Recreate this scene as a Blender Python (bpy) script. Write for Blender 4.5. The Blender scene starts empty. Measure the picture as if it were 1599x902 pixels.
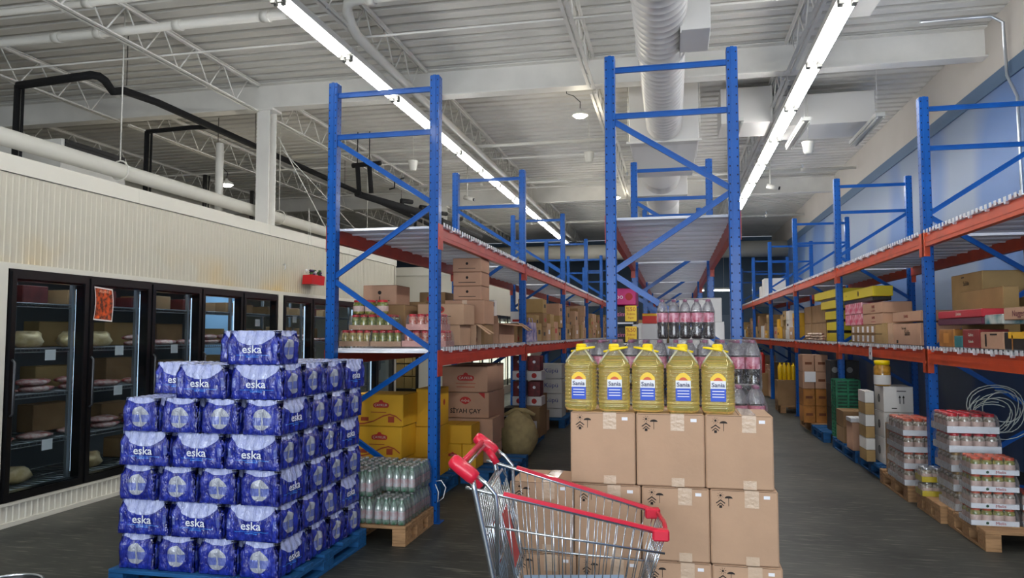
import bpy, math, random
from mathutils import Vector, Matrix, Euler
random.seed(7)
PI = math.pi
sc = bpy.context.scene
COL = sc.collection

# ------------------------------------------------------------------ camera
F_PX, YAW, PITCH, EYE = 1150.0, 0.2146, 0.0603, 1.508
cd = bpy.data.cameras.new('camera'); cam = bpy.data.objects.new('camera', cd); COL.objects.link(cam)
cd.sensor_width = 36.0; cd.lens = F_PX / 1599.0 * 36.0; cd.clip_start = 0.05; cd.clip_end = 200
cam.location = (0, 0, EYE); cam.rotation_euler = (PI/2 + PITCH, 0, YAW)
sc.camera = cam

# ------------------------------------------------------------------ world, exposure, daylight
w = bpy.data.worlds.new('world'); sc.world = w; w.use_nodes = True
w.node_tree.nodes['Background'].inputs[0].default_value = (0.80, 0.90, 1.0, 1)
w.node_tree.nodes['Background'].inputs[1].default_value = 1.0
sc.view_settings.view_transform = 'Standard'; sc.view_settings.look = 'None'
sc.view_settings.gamma = 1.0; sc.view_settings.use_curve_mapping = False
sc.view_settings.exposure = -0.17
TUBE_EMIT = 40.0      # fluorescent tubes
DAY_POWER = 650.0     # daylight through the shop windows behind the camera
def area(name, loc, rot, sx, sy, power, color):
    l = bpy.data.lights.new(name, 'AREA'); l.shape = 'RECTANGLE'; l.size = sx; l.size_y = sy
    l.energy = power; l.color = color
    o = bpy.data.objects.new(name, l); COL.objects.link(o); o.location = loc; o.rotation_euler = rot
    return o
area('daylight_storefront', (-.5, -5.75, 2.0), (PI/2 + .16, 0, 0), 8.2, 3.0, DAY_POWER, (0.86, 0.93, 1.0))

# ------------------------------------------------------------------ pixel of the photograph -> point of the room
FW = Vector((-math.sin(YAW)*math.cos(PITCH), math.cos(YAW)*math.cos(PITCH), math.sin(PITCH)))
RT = Vector((math.cos(YAW), math.sin(YAW), 0)); UPV = RT.cross(FW)
def U(px, py, **k):
    d = FW*F_PX + RT*(px - 799.5) + UPV*(451.0 - py)
    (a, v), = k.items(); i = 'XYZ'.index(a)
    c = Vector((0, 0, EYE)); t = (v - c[i]) / d[i]
    return c + d*t

# ------------------------------------------------------------------ materials
def lin(c):
    c = c/255.0
    return c/12.92 if c <= 0.04045 else ((c+0.055)/1.055)**2.4
def rgb(r, g, b): return (lin(r), lin(g), lin(b), 1)
MATS = {}
def mat(name, col, rough=0.6, metal=0.0, noise=0.0, scale=8.0, bump=0.0, trans=0.0, ior=1.45, emit=None, estr=0, alpha=1.0, coat=0.0, bscale=None, col2=None, spec=None, stretch=None):
    if name in MATS: return MATS[name]
    m = bpy.data.materials.new(name); m.use_nodes = True; nt = m.node_tree; N = nt.nodes; L = nt.links
    b = N['Principled BSDF']; b.inputs['Base Color'].default_value = col
    b.inputs['Roughness'].default_value = rough; b.inputs['Metallic'].default_value = metal
    b.inputs['IOR'].default_value = ior
    if trans: b.inputs['Transmission Weight'].default_value = trans
    if coat: b.inputs['Coat Weight'].default_value = coat; b.inputs['Coat Roughness'].default_value = 0.08
    if spec is not None: b.inputs['Specular IOR Level'].default_value = spec
    if alpha < 1: b.inputs['Alpha'].default_value = alpha
    if emit: b.inputs['Emission Color'].default_value = emit; b.inputs['Emission Strength'].default_value = estr
    if noise or bump:
        tc = N.new('ShaderNodeTexCoord'); src = tc.outputs['Object']
        if stretch:
            mp = N.new('ShaderNodeMapping'); mp.inputs['Scale'].default_value = stretch
            L.new(src, mp.inputs['Vector']); src = mp.outputs[0]
        nz = N.new('ShaderNodeTexNoise'); nz.inputs['Scale'].default_value = scale; nz.inputs['Detail'].default_value = 5
        L.new(src, nz.inputs['Vector'])
        if noise:
            mx = N.new('ShaderNodeMix'); mx.data_type = 'RGBA'
            c2 = col2 or tuple(list(x*(1-noise) for x in col[:3]) + [1])
            mx.inputs['A'].default_value = col; mx.inputs['B'].default_value = c2
            rp = N.new('ShaderNodeValToRGB'); rp.color_ramp.elements[0].position = 0.38; rp.color_ramp.elements[1].position = 0.66
            L.new(nz.outputs['Fac'], rp.inputs[0]); L.new(rp.outputs[0], mx.inputs['Factor']); L.new(mx.outputs['Result'], b.inputs['Base Color'])
        if bump:
            n2 = nz
            if bscale:
                n2 = N.new('ShaderNodeTexNoise'); n2.inputs['Scale'].default_value = bscale; n2.inputs['Detail'].default_value = 4; L.new(src, n2.inputs['Vector'])
            bp = N.new('ShaderNodeBump'); bp.inputs['Strength'].default_value = bump; bp.inputs['Distance'].default_value = 0.01
            L.new(n2.outputs['Fac'], bp.inputs['Height']); L.new(bp.outputs[0], b.inputs['Normal'])
    MATS[name] = m
    return m
M_white = mat('white_paint', rgb(228, 226, 220), 0.55, noise=0.08, scale=3)
M_deckpaint = mat('ceiling_deck_paint', rgb(226, 224, 218), 0.6, noise=0.10, scale=1.5)
M_black = mat('black_paint', rgb(18, 18, 20), 0.45)
M_foam = mat('black_pipe_foam', rgb(20, 20, 22), 0.85, bump=0.4, scale=30)
M_blue = mat('rack_blue_paint', rgb(2, 84, 168), 0.36, noise=0.15, scale=6, coat=0.12, spec=.35)
M_hole = mat('rack_slot_dark', rgb(10, 18, 40), 0.9)
M_orange = mat('rack_orange_paint', rgb(212, 78, 34), 0.4, noise=0.18, scale=5)
M_red = mat('rack_orange_darker', rgb(188, 62, 42), 0.4, noise=0.18, scale=5)  # beam orange, a little darker and redder
M_galv = mat('galvanised_deck', rgb(232, 236, 244), 0.34, metal=0.25, noise=0.10, scale=2.0)
M_edge = mat('deck_fold_white', rgb(226, 228, 232), 0.4)
M_bolt = mat('zinc_bolt', rgb(200, 205, 212), 0.3, metal=0.9)
M_chrome = mat('cart_chrome', rgb(205, 210, 215), 0.22, metal=0.95)
M_redpl = mat('red_plastic', rgb(214, 30, 58), 0.35, coat=0.3)
M_cream = mat('cooler_cream_panel', rgb(208, 204, 190), 0.45, noise=0.05, scale=1.2)
M_creamtrim = mat('cooler_cream_trim', rgb(214, 211, 198), 0.4)
M_kraft = mat('cardboard', rgb(190, 155, 126), 0.8, noise=0.10, scale=5, bump=0.06, bscale=60)
M_kraft2 = mat('cardboard_pinkish', rgb(186, 146, 120), 0.8, noise=0.10, scale=5, bump=0.06, bscale=60)
M_kraft3 = mat('cardboard_dark', rgb(150, 118, 82), 0.8, noise=0.14, scale=5, bump=0.06, bscale=60)
M_kraft4 = mat('cardboard_olive', rgb(170, 140, 92), 0.8, noise=0.14, scale=5, bump=0.06, bscale=60)
M_inner = mat('cardboard_inside', rgb(120, 92, 68), 0.9)
M_seam = mat('cardboard_seam', rgb(70, 50, 36), 0.9)
M_tape = mat('packing_tape', rgb(205, 178, 152), 0.18, bump=0.5, scale=40, coat=0.5)
M_ink = mat('black_ink', rgb(34, 26, 24), 0.7)
M_redink = mat('red_ink', rgb(178, 40, 34), 0.6)
M_sticker = mat('white_sticker', rgb(236, 236, 240), 0.5)
M_wood = mat('pallet_wood', rgb(178, 138, 98), 0.85, noise=0.35, scale=6, stretch=(1, 8, 8))
M_bluewood = mat('blue_pallet_paint', rgb(22, 92, 150), 0.7, noise=0.35, scale=6, stretch=(1, 8, 8))
M_glass = mat('clear_glass', (0.9, 0.95, 0.95, 1), 0.02, trans=1.0, ior=1.05)
M_yellow = mat('yellow_carton', rgb(226, 172, 38), 0.6, noise=0.08, scale=4)
M_yellowcap = mat('yellow_plastic', rgb(250, 218, 10), 0.35, coat=0.3)
M_green = mat('green_crate', rgb(40, 130, 92), 0.5, noise=0.3, scale=12)
M_dkbox = mat('dark_carton', rgb(34, 30, 30), 0.5, noise=0.3, scale=14)
M_whitebox = mat('white_carton', rgb(222, 220, 216), 0.6, noise=0.06, scale=5)
M_pink = mat('magenta_carton', rgb(196, 40, 110), 0.5)
M_maroon = mat('maroon_carton', rgb(140, 44, 44), 0.6, noise=0.25, scale=9)
M_teal = mat('teal_carton', rgb(52, 120, 124), 0.6)
M_duct = mat('duct_paint', rgb(214, 212, 208), 0.42, metal=0.1)
M_pipe = mat('pipe_white_paint', rgb(216, 214, 206), 0.5)
M_pipegrey = mat('pipe_jacket_grey', rgb(196, 194, 184), 0.6)
def film_mat(name, tint, dens=0.25, rough=0.12, gain=1.2):
    """thin shrink wrap: mostly see-through, with glossy crinkles"""
    if name in MATS: return MATS[name]
    m = bpy.data.materials.new(name); m.use_nodes = True; nt = m.node_tree; N = nt.nodes; L = nt.links
    N.remove(N['Principled BSDF']); out = N['Material Output']
    tc = N.new('ShaderNodeTexCoord'); nz = N.new('ShaderNodeTexNoise'); nz.inputs['Scale'].default_value = 14; nz.inputs['Detail'].default_value = 4; nz.inputs['Distortion'].default_value = 1.5
    L.new(tc.outputs['Object'], nz.inputs['Vector'])
    bp = N.new('ShaderNodeBump'); bp.inputs['Strength'].default_value = 0.9; bp.inputs['Distance'].default_value = 0.02; L.new(nz.outputs['Fac'], bp.inputs['Height'])
    g = N.new('ShaderNodeBsdfGlossy'); g.inputs['Roughness'].default_value = rough; g.inputs['Color'].default_value = (0.9, 0.9, 0.9, 1); L.new(bp.outputs[0], g.inputs['Normal'])
    d = N.new('ShaderNodeBsdfDiffuse'); d.inputs['Color'].default_value = tint
    t = N.new('ShaderNodeBsdfTransparent')
    fr = N.new('ShaderNodeFresnel'); fr.inputs['IOR'].default_value = 1.45; L.new(bp.outputs[0], fr.inputs['Normal'])
    mg = N.new('ShaderNodeMixShader'); mg.inputs[0].default_value = 0.5; L.new(d.outputs[0], mg.inputs[1]); L.new(g.outputs[0], mg.inputs[2])
    rp = N.new('ShaderNodeMath'); rp.operation = 'MULTIPLY_ADD'; rp.inputs[1].default_value = gain; rp.inputs[2].default_value = dens*0.5; rp.use_clamp = True
    L.new(fr.outputs[0], rp.inputs[0])
    mx = N.new('ShaderNodeMixShader'); L.new(rp.outputs[0], mx.inputs[0]); L.new(t.outputs[0], mx.inputs[1]); L.new(mg.outputs[0], mx.inputs[2])
    L.new(mx.outputs[0], out.inputs['Surface'])
    MATS[name] = m
    return m
M_film = film_mat('clear_shrink_wrap', (0.6, 0.6, 0.62, 1), 0.05, .10, .8)

# ------------------------------------------------------------------ mesh builder
class MB:
    def __init__(s): s.v = []; s.f = []; s.mi = []; s.sm = []; s.cur = 0
    def face(s, idx, sm=False): s.f.append(idx); s.mi.append(s.cur); s.sm.append(sm)
    def box(s, x0, x1, y0, y1, z0, z1):
        n = len(s.v)
        s.v += [(x0,y0,z0),(x1,y0,z0),(x1,y1,z0),(x0,y1,z0),(x0,y0,z1),(x1,y0,z1),(x1,y1,z1),(x0,y1,z1)]
        for q in ((0,3,2,1),(4,5,6,7),(0,1,5,4),(1,2,6,5),(2,3,7,6),(3,0,4,7)): s.face([n+i for i in q])
        return s
    def cbox(s, x0, x1, y0, y1, z0, z1, c=0.004):
        """box with chamfered edges"""
        n = len(s.v); X=(x0,x1); Y=(y0,y1); Z=(z0,z1); idx = {}
        for i in (0,1):
            for j in (0,1):
                for k in (0,1):
                    a = X[i]+(c if i==0 else -c); b = Y[j]+(c if j==0 else -c); d = Z[k]+(c if k==0 else -c)
                    idx[i,j,k,'x'] = len(s.v); s.v.append((X[i],b,d))
                    idx[i,j,k,'y'] = len(s.v); s.v.append((a,Y[j],d))
                    idx[i,j,k,'z'] = len(s.v); s.v.append((a,b,Z[k]))
        I = idx
        s.face([I[0,0,0,'x'],I[0,0,1,'x'],I[0,1,1,'x'],I[0,1,0,'x']]); s.face([I[1,0,0,'x'],I[1,1,0,'x'],I[1,1,1,'x'],I[1,0,1,'x']])
        s.face([I[0,0,0,'y'],I[1,0,0,'y'],I[1,0,1,'y'],I[0,0,1,'y']]); s.face([I[0,1,0,'y'],I[0,1,1,'y'],I[1,1,1,'y'],I[1,1,0,'y']])
        s.face([I[0,0,0,'z'],I[0,1,0,'z'],I[1,1,0,'z'],I[1,0,0,'z']]); s.face([I[0,0,1,'z'],I[1,0,1,'z'],I[1,1,1,'z'],I[0,1,1,'z']])
        for i in (0,1):
            for j in (0,1): s.face([I[i,j,0,'x'],I[i,j,1,'x'],I[i,j,1,'y'],I[i,j,0,'y']])
            for k in (0,1): s.face([I[i,0,k,'x'],I[i,1,k,'x'],I[i,1,k,'z'],I[i,0,k,'z']])
        for j in (0,1):
            for k in (0,1): s.face([I[0,j,k,'y'],I[1,j,k,'y'],I[1,j,k,'z'],I[0,j,k,'z']])
        for i in (0,1):
            for j in (0,1):
                for k in (0,1): s.face([I[i,j,k,'x'],I[i,j,k,'y'],I[i,j,k,'z']])
        return s
    def bar(s, a, b, w, h, up=(0,0,1)):
        """rectangular bar from a to b, w across, h along up"""
        a = Vector(a); b = Vector(b); d = (b-a).normalized(); u = Vector(up)
        if abs(d.dot(u)) > 0.98: u = Vector((0,1,0))
        r = d.cross(u).normalized(); u = r.cross(d).normalized(); n = len(s.v)
        for p in (a, b):
            for i, j in ((-1,-1),(1,-1),(1,1),(-1,1)): s.v.append(tuple(p + r*(w/2*i) + u*(h/2*j)))
        for q in ((0,3,2,1),(4,5,6,7),(0,1,5,4),(1,2,6,5),(2,3,7,6),(3,0,4,7)): s.face([n+i for i in q])
        return s
    def tube(s, pts, r, n=8, caps=True, closed=False):
        pts = [Vector(p) for p in pts]; K = len(pts); base = len(s.v); prev = None
        rr = r if isinstance(r, (list, tuple)) else [r]*K
        for i, p in enumerate(pts):
            if closed: d = (pts[(i+1)%K]-pts[i-1])
            else: d = pts[min(i+1, K-1)] - pts[max(i-1, 0)]
            if d.length < 1e-9: d = Vector((0,0,1))
            d.normalize()
            if prev is None:
                u = Vector((0,0,1)) if abs(d.z) < 0.9 else Vector((1,0,0))
            else: u = prev
            x = u - d*u.dot(d)
            if x.length < 1e-6: x = Vector((1,0,0)) - d*d.x
            x.normalize(); prev = x; y = d.cross(x)
            for k in range(n):
                a = 2*PI*k/n
                s.v.append(tuple(p + x*(rr[i]*math.cos(a)) + y*(rr[i]*math.sin(a))))
        for i in range(K if closed else K-1):
            A = base+i*n; B = base+((i+1)%K)*n
            for k in range(n): s.face([A+k, A+(k+1)%n, B+(k+1)%n, B+k], True)
        if caps and not closed:
            s.face([base+k for k in range(n)][::-1]); s.face([base+(K-1)*n+k for k in range(n)])
        return s
    def lathe(s, prof, n=16, c=(0,0,0), caps=True, sq=0):
        """prof: list of (radius, z); sq>0 squares the section off"""
        base = len(s.v)
        for r, z in prof:
            for k in range(n):
                a = 2*PI*(k+0.5)/n; q = 1.0
                if sq:
                    ca, sa = abs(math.cos(a)), abs(math.sin(a)); e = 2+sq*6
                    q = 1.0/((ca**e+sa**e)**(1/e))
                s.v.append((c[0]+r*q*math.cos(a), c[1]+r*q*math.sin(a), c[2]+z))
        for i in range(len(prof)-1):
            A = base+i*n; B = A+n
            for k in range(n): s.face([A+k, A+(k+1)%n, B+(k+1)%n, B+k], True)
        if caps:
            s.face([base+k for k in range(n)][::-1]); s.face([base+(len(prof)-1)*n+k for k in range(n)])
        return s
    def disc(s, c, r, nrm='y', n=10, sgn=-1, rz=None):
        b = len(s.v); rz = rz or r
        for k in range(n):
            a = 2*PI*(k+.5)/n; p, q = r*math.cos(a), rz*math.sin(a)
            s.v.append((c[0]+p, c[1], c[2]+q) if nrm=='y' else (c[0], c[1]+p, c[2]+q) if nrm=='x' else (c[0]+p, c[1]+q, c[2]))
        ids = [b+k for k in range(n)]
        s.face(ids if (nrm=='y')==(sgn<0) else ids[::-1])
        return s
    def poly(s, pts):
        b = len(s.v); s.v += [tuple(p) for p in pts]; s.face(list(range(b, b+len(pts)))); return s
    def prism(s, pts, d):
        """planar polygon pts (3-D) pushed along vector d"""
        b = len(s.v); n = len(pts); s.v += [tuple(p) for p in pts]; s.v += [tuple(Vector(p)+Vector(d)) for p in pts]
        s.face([b+i for i in range(n)][::-1]); s.face([b+n+i for i in range(n)])
        for i in range(n): s.face([b+i, b+(i+1)%n, b+n+(i+1)%n, b+n+i])
        return s
    def mesh(s, name, mats):
        me = bpy.data.meshes.new(name); me.from_pydata(s.v, [], s.f)
        for m in (mats if isinstance(mats, (list, tuple)) else [mats]): me.materials.append(m)
        me.polygons.foreach_set('material_index', s.mi); me.polygons.foreach_set('use_smooth', s.sm)
        me.update(); return me
    def build(s, name, mats, parent=None, loc=(0,0,0), rot=(0,0,0)):
        return add(name, s.mesh(name, mats), parent, loc, rot)
def add(name, me, parent=None, loc=(0,0,0), rot=(0,0,0)):
    o = bpy.data.objects.new(name, me); COL.objects.link(o); o.location = loc; o.rotation_euler = rot
    if parent is not None: o.parent = parent
    return o
def tag(o, label, cat, group=None):
    o['label'] = label; o['category'] = cat
    if group: o['group'] = group
    return o
def thing(name, label, cat, loc=(0,0,0), rz=0, group=None):
    o = bpy.data.objects.new(name, None); COL.objects.link(o); o.location = loc; o.rotation_euler = (0,0,rz); o.empty_display_size = 0.1
    return tag(o, label, cat, group)
def struct(o): o['kind'] = 'structure'; return o
def dup(root, loc=None, rz=None, label=None, group=None, rot=None):
    r = root.copy(); COL.objects.link(r)
    if loc is not None: r.location = loc
    if rz is not None: r.rotation_euler = (0,0,rz)
    if rot is not None: r.rotation_euler = rot
    if label: r['label'] = label
    if group: r['group'] = group
    for ch in KIDS.get(root.name, []) or list(root.children):
        c = ch.copy(); COL.objects.link(c); c.parent = r
        for g in list(ch.children):
            d = g.copy(); COL.objects.link(d); d.parent = c
    return r
KIDS = {}
TXT = {}
def text(s, size, m, parent, loc, rot=(PI/2,0,0), name='printed_word', align='CENTER', sx=1.0, bold=0.0):
    key = (s, size, m.name, align, sx, bold)
    if key not in TXT:
        cu = bpy.data.curves.new('text', 'FONT'); cu.body = s; cu.size = size; cu.align_x = align; cu.align_y = 'CENTER'; cu.extrude = 0.0004; cu.offset = bold
        cu.resolution_u = 2
        to = bpy.data.objects.new('text', cu); COL.objects.link(to)
        bpy.context.view_layer.update()
        dg = bpy.context.evaluated_depsgraph_get()
        me = bpy.data.meshes.new_from_object(to.evaluated_get(dg)); me.name = name
        me.materials.clear(); me.materials.append(m)
        if sx != 1.0: me.transform(Matrix.Diagonal((sx,1,1,1)))
        bpy.data.objects.remove(to); TXT[key] = me
    return add(name, TXT[key], parent, loc, rot)
ORD = ['first','second','third','fourth','fifth','sixth','seventh','eighth','ninth','tenth','eleventh','twelfth']

# ================================================================== STRUCTURE
XW, YB, ZC = 3.70, 29.0, 5.16      # right wall, back wall, underside of roof deck
XL, YF = -12.0, -6.0
def floor_mat():
    m = bpy.data.materials.new('worn_dark_floor'); m.use_nodes = True; nt = m.node_tree; N = nt.nodes; L = nt.links; b = N['Principled BSDF']
    tc = N.new('ShaderNodeTexCoord')
    n1 = N.new('ShaderNodeTexNoise'); n1.inputs['Scale'].default_value = 1.1; n1.inputs['Detail'].default_value = 8
    L.new(tc.outputs['Object'], n1.inputs['Vector'])
    r1 = N.new('ShaderNodeValToRGB'); r1.color_ramp.elements[0].color = rgb(40, 43, 41); r1.color_ramp.elements[1].color = rgb(76, 76, 70); r1.color_ramp.elements[0].position = .35; r1.color_ramp.elements[1].position = .7
    L.new(n1.outputs['Fac'], r1.inputs[0])
    # fine scratches running two ways
    acc = r1.outputs[0]
    for ang, sc_, th in ((0.5, 9, .64), (-0.4, 11, .65), (1.3, 7, .66)):
        mp = N.new('ShaderNodeMapping'); mp.inputs['Rotation'].default_value = (0, 0, ang); mp.inputs['Scale'].default_value = (0.8, 9, 1)
        L.new(tc.outputs['Object'], mp.inputs['Vector'])
        n2 = N.new('ShaderNodeTexNoise'); n2.inputs['Scale'].default_value = sc_*0.5; n2.inputs['Detail'].default_value = 6; n2.inputs['Distortion'].default_value = 0.6; L.new(mp.outputs[0], n2.inputs['Vector'])
        r2 = N.new('ShaderNodeValToRGB'); r2.color_ramp.elements[0].position = th-.04; r2.color_ramp.elements[1].position = th+.06; L.new(n2.outputs['Fac'], r2.inputs[0])
        mu = N.new('ShaderNodeMath'); mu.operation = 'MULTIPLY'; mu.inputs[1].default_value = 0.6; L.new(r2.outputs[0], mu.inputs[0])
        mx = N.new('ShaderNodeMix'); mx.data_type = 'RGBA'; mx.inputs['B'].default_value = rgb(128, 126, 114)
        L.new(mu.outputs[0], mx.inputs['Factor']); L.new(acc, mx.inputs['A']); acc = mx.outputs['Result']
    L.new(acc, b.inputs['Base Color']); b.inputs['Roughness'].default_value = 0.5; b.inputs['Specular IOR Level'].default_value = .3
    bp = N.new('ShaderNodeBump'); bp.inputs['Strength'].default_value = .15; bp.inputs['Distance'].default_value = .01; L.new(n1.outputs['Fac'], bp.inputs['Height']); L.new(bp.outputs[0], b.inputs['Normal'])
    return m
struct(MB().box(XL, XW+.2, YF, YB+.2, -0.2, 0).build('floor', floor_mat()))
# roof deck: corrugated sheet, ribs running across the shop
mb = MB(); pitch = 0.235; y = YF; prof = []
while y < YB:
    prof += [(y, ZC), (y+.148, ZC), (y+.154, ZC+.10), (y+.228, ZC+.10)]; y += pitch
n = len(prof)
for (yy, zz) in prof: mb.v += [(XL, yy, zz), (XW+.2, yy, zz)]
for i in range(n-1): mb.face([2*i, 2*i+2, 2*i+3, 2*i+1])
mb.box(XL, XW+.2, YF, YB+.2, ZC+.13, ZC+.25)
struct(mb.build('ceiling', M_deckpaint))
# right wall: cream above, blue film below
def wall_mat():
    m = bpy.data.materials.new('blue_wall'); m.use_nodes = True; nt = m.node_tree; N = nt.nodes; L = nt.links; b = N['Principled BSDF']
    tc = N.new('ShaderNodeTexCoord'); sp = N.new('ShaderNodeSeparateXYZ'); L.new(tc.outputs['Object'], sp.inputs[0])
    mp = N.new('ShaderNodeMapping'); mp.inputs['Scale'].default_value = (1, .55, .25); L.new(tc.outputs['Object'], mp.inputs['Vector'])
    v = N.new('ShaderNodeTexNoise'); v.inputs['Scale'].default_value = 1.3; v.inputs['Detail'].default_value = 0; L.new(mp.outputs[0], v.inputs['Vector'])
    r = N.new('ShaderNodeValToRGB'); r.color_ramp.interpolation = 'LINEAR'
    r.color_ramp.elements[0].position = .42; r.color_ramp.elements[0].color = rgb(88, 120, 172); r.color_ramp.elements[1].position = .56; r.color_ramp.elements[1].color = rgb(130, 145, 168)
    L.new(v.outputs['Fac'], r.inputs[0])
    L.new(r.outputs[0], b.inputs['Base Color']); b.inputs['Roughness'].default_value = .5
    return m
struct(MB().box(XW, XW+.2, YF, YB, 0, 4.34).build('wall_right', wall_mat()))
M_upper = mat('upper_wall_cream', rgb(196, 190, 182), .7, noise=.08, scale=.8)
struct(MB().box(XW-.02, XW+.2, YF, YB, 4.52, ZC).build('trim_1', M_upper))
struct(MB().box(XW-.02, XW+.2, YF, YB, 4.34, 4.52).build('trim_2', mat('band_slate', rgb(88, 112, 140), .6)))
struct(MB().box(XL, XW+.2, YB, YB+.2, 0, ZC).build('wall_back', mat('back_wall_slate', rgb(84, 104, 124), .7, noise=.25, scale=.6)))
struct(MB().box(XL-.2, XL, YF, YB, 0, ZC).build('wall_left', M_cream))
# storefront behind the camera: piers, sill and head around the daylight
mb = MB(); mb.box(XL, -4.7, YF-.2, YF, 0, ZC); mb.box(XW-.2+.2, XW+.2, YF-.2, YF, 0, ZC); mb.box(-4.7, XW, YF-.2, YF, 0, .35); mb.box(-4.7, XW, YF-.2, YF, 3.5, ZC)
for x in (-1.9, .9): mb.box(x-.05, x+.05, YF-.15, YF, .35, 3.5)
struct(mb.build('wall_front', M_cream))
# girders (wide-flange beams across the shop) and the column
def girder(y):
    g = MB(); z0, z1 = 4.77, 5.15
    g.box(XL, XW, y-.1, y+.1, z0, z0+.02); g.box(XL, XW, y-.1, y+.1, z1-.02, z1); g.box(XL, XW, y-.01, y+.01, z0+.02, z1-.02)
    return g
for i, y in enumerate((9.6, 18.0)):
    tag(girder(y).build('steel_girder', M_white), ['white steel girder crossing above the two nearest rack frames', 'far white steel girder crossing over the middle of the racks'][i], 'girder', 'roof girders')
def column(x, y, lab):
    t = thing('steel_column', lab, 'column', (x, y, 0))
    c = MB(); c.box(-.10, .10, -.10, -.085, 2.925, 4.76); c.box(-.10, .10, .085, .10, 2.925, 4.76); c.box(-.008, .008, -.085, .085, 2.925, 4.76); c.build('shaft', M_white, t)
    MB().box(-.16, .16, -.13, .13, 4.735, 4.765).build('cap_plate', M_white, t)
    return t
column(-5.76, 9.6, 'white steel column rising behind the cold room roof to the girder')
column(-5.76, 18.0, 'white steel column under the far girder left of the racks')
# open-web joists running into the shop
def joist_meshes(L_):
    z0, z1 = 4.72, 5.12; ch = MB()
    for z in (z0, z1):
        for s in (-1, 1): ch.box(s*.012, s*.05, 0, L_, z-.004, z+.004); ch.box(s*.012, s*.018, 0, L_, z-.03 if z == z1 else z, z if z == z1 else z+.03)
    web = MB(); y = .25; k = 0; st = .30
    while y+st < L_-.2:
        web.tube([(0, y, z1 if k % 2 == 0 else z0), (0, y+st, z0 if k % 2 == 0 else z1)], .0095, 5); y += st; k += 1
    return ch.mesh('chord', M_white), web.mesh('web_rod', M_white)
spans = [(YF, 9.5, 'before the first girder'), (9.72, 17.9, 'beyond the first girder'), (18.12, YB, 'beyond the far girder')]
jx = [(-10.6, 'far left over the cold room'), (-8.2, 'over the cold room roof'), (-5.86, 'on the line of the white column'), (-3.3, 'beside the left light strip'), (-1.0, 'left of the round duct'), (1.45, 'beside the right light strip')]
for (a, b, sl) in spans:
    cm, wm = joist_meshes(b-a)
    for x, jl in jx:
        t = thing('roof_joist', 'white open web roof joist %s, %s' % (jl, sl), 'joist', (x, a, 0), 0, 'open web roof joists')
        add('chord', cm, t); add('web_rod', wm, t)
# bridging rods across the joists
for y, s in ((4.2, 'over the camera side'), (7.4, 'just before the first girder'), (13.2, 'halfway to the far girder'), (16.0, 'just before the far girder')):
    b_ = MB(); b_.bar((-10.6, y, 4.76), (1.45, y, 4.76), .02, .02); tag(b_.build('bridging_bar', M_white), 'thin white bridging bar tying the joists together, %s' % s, 'bridging bar', 'joist bridging bars')

# ------------------------------------------------------------------ round duct, plenums, rectangular ducts
def spiral(name, lab, x, z, r, y0, y1, step):
    t = thing(name, lab, 'duct', (x, y0, z)); d = MB(); L_ = y1-y0; ys = []; y = 0
    while y < L_:
        ys += [(y, r), (y+step-.016, r), (y+step-.011, r+.0035), (y+step-.005, r+.0035)]; y += step
    ys.append((L_, r))
    d.tube([(0, q[0], 0) for q in ys], [q[1] for q in ys], 36); d.build('round_shell', M_duct, t)
    return t
t = spiral('spiral_duct', 'white spiral seamed round duct running under the roof, length over the first bay', -.08, 4.44, .245, 1.0, 10.36, .13)
for y in (3.0, 6.5): MB().tube([(0, y-.03, 0), (0, y+.03, 0)], .263, 36).build('coupling_band', M_duct, t)
b_ = MB(); b_.cbox(.18, .45, 5.70, 6.25, -.19, .22, .005); b_.box(.18, .19, 5.66, 6.29, -.23, .25); b_.build('branch_box', M_duct, t)
t = thing('duct_plenum', 'white sheet metal plenum box where the round duct changes size', 'duct', (-.09, 10.4, 4.2))
b_ = MB(); b_.cbox(-.48, .48, 0, 1.1, 0, .95, .006); b_.build('sheet_box', M_duct, t)
b_ = MB(); b_.prism([(-.46, .25, 0), (.46, .25, 0), (.42, .85, -.22), (-.42, .85, -.22)], (0, .5, 0)); b_.build('tapered_hood', M_duct, t)
b_ = MB(); b_.box(-.52, .52, -.02, .02, -.02, .012); b_.box(-.46, .46, .86, .90, -.25, -.22); b_.build('flange_strip', M_white, t)
b_ = MB(); [b_.tube([(s*.5, .1, 0), (s*.5, .1, .95)], .006, 5) for s in (-1, 1)]; b_.build('hanger_rod', M_white, t)
t = spiral('spiral_duct', 'wider white round duct continuing beyond the plenum box', -.17, 4.36, .34, 11.78, 20.0, 1.2)
for y in (1.0, 4.5): b_ = MB(); b_.tube([(0, y, .34), (0, y, ZC-4.36)], .006, 5); b_.build('hanger_rod', M_white, t)
MB().cbox(-.46, .46, 1.7, 2.1, -.36, .3, .005).build('square_collar', M_duct, t)
# transverse rectangular duct
t = thing('rectangular_duct', 'big white rectangular duct crossing above the wall-side aisle', 'duct', (0, 11.2, 0))
MB().cbox(.72, 1.42, -.3, .5, 4.53, 5.05, .005).build('duct_section', M_duct, t)
MB().cbox(1.42, 2.86, 0, .8, 4.53, 4.98, .005).build('duct_section', M_duct, t)
b_ = MB()
for x in (1.42,): b_.box(x-.012, x+.012, -.31, .51, 4.52, 5.05)
b_.build('flange_strip', M_white, t)
# white box above the near end of the right strip
tag(MB().cbox(1.72, 2.0, 7.2, 7.9, 4.72, 4.98, .005).build('junction_box', M_white), 'white sheet metal box on the roof right of the light strip', 'box')

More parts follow.
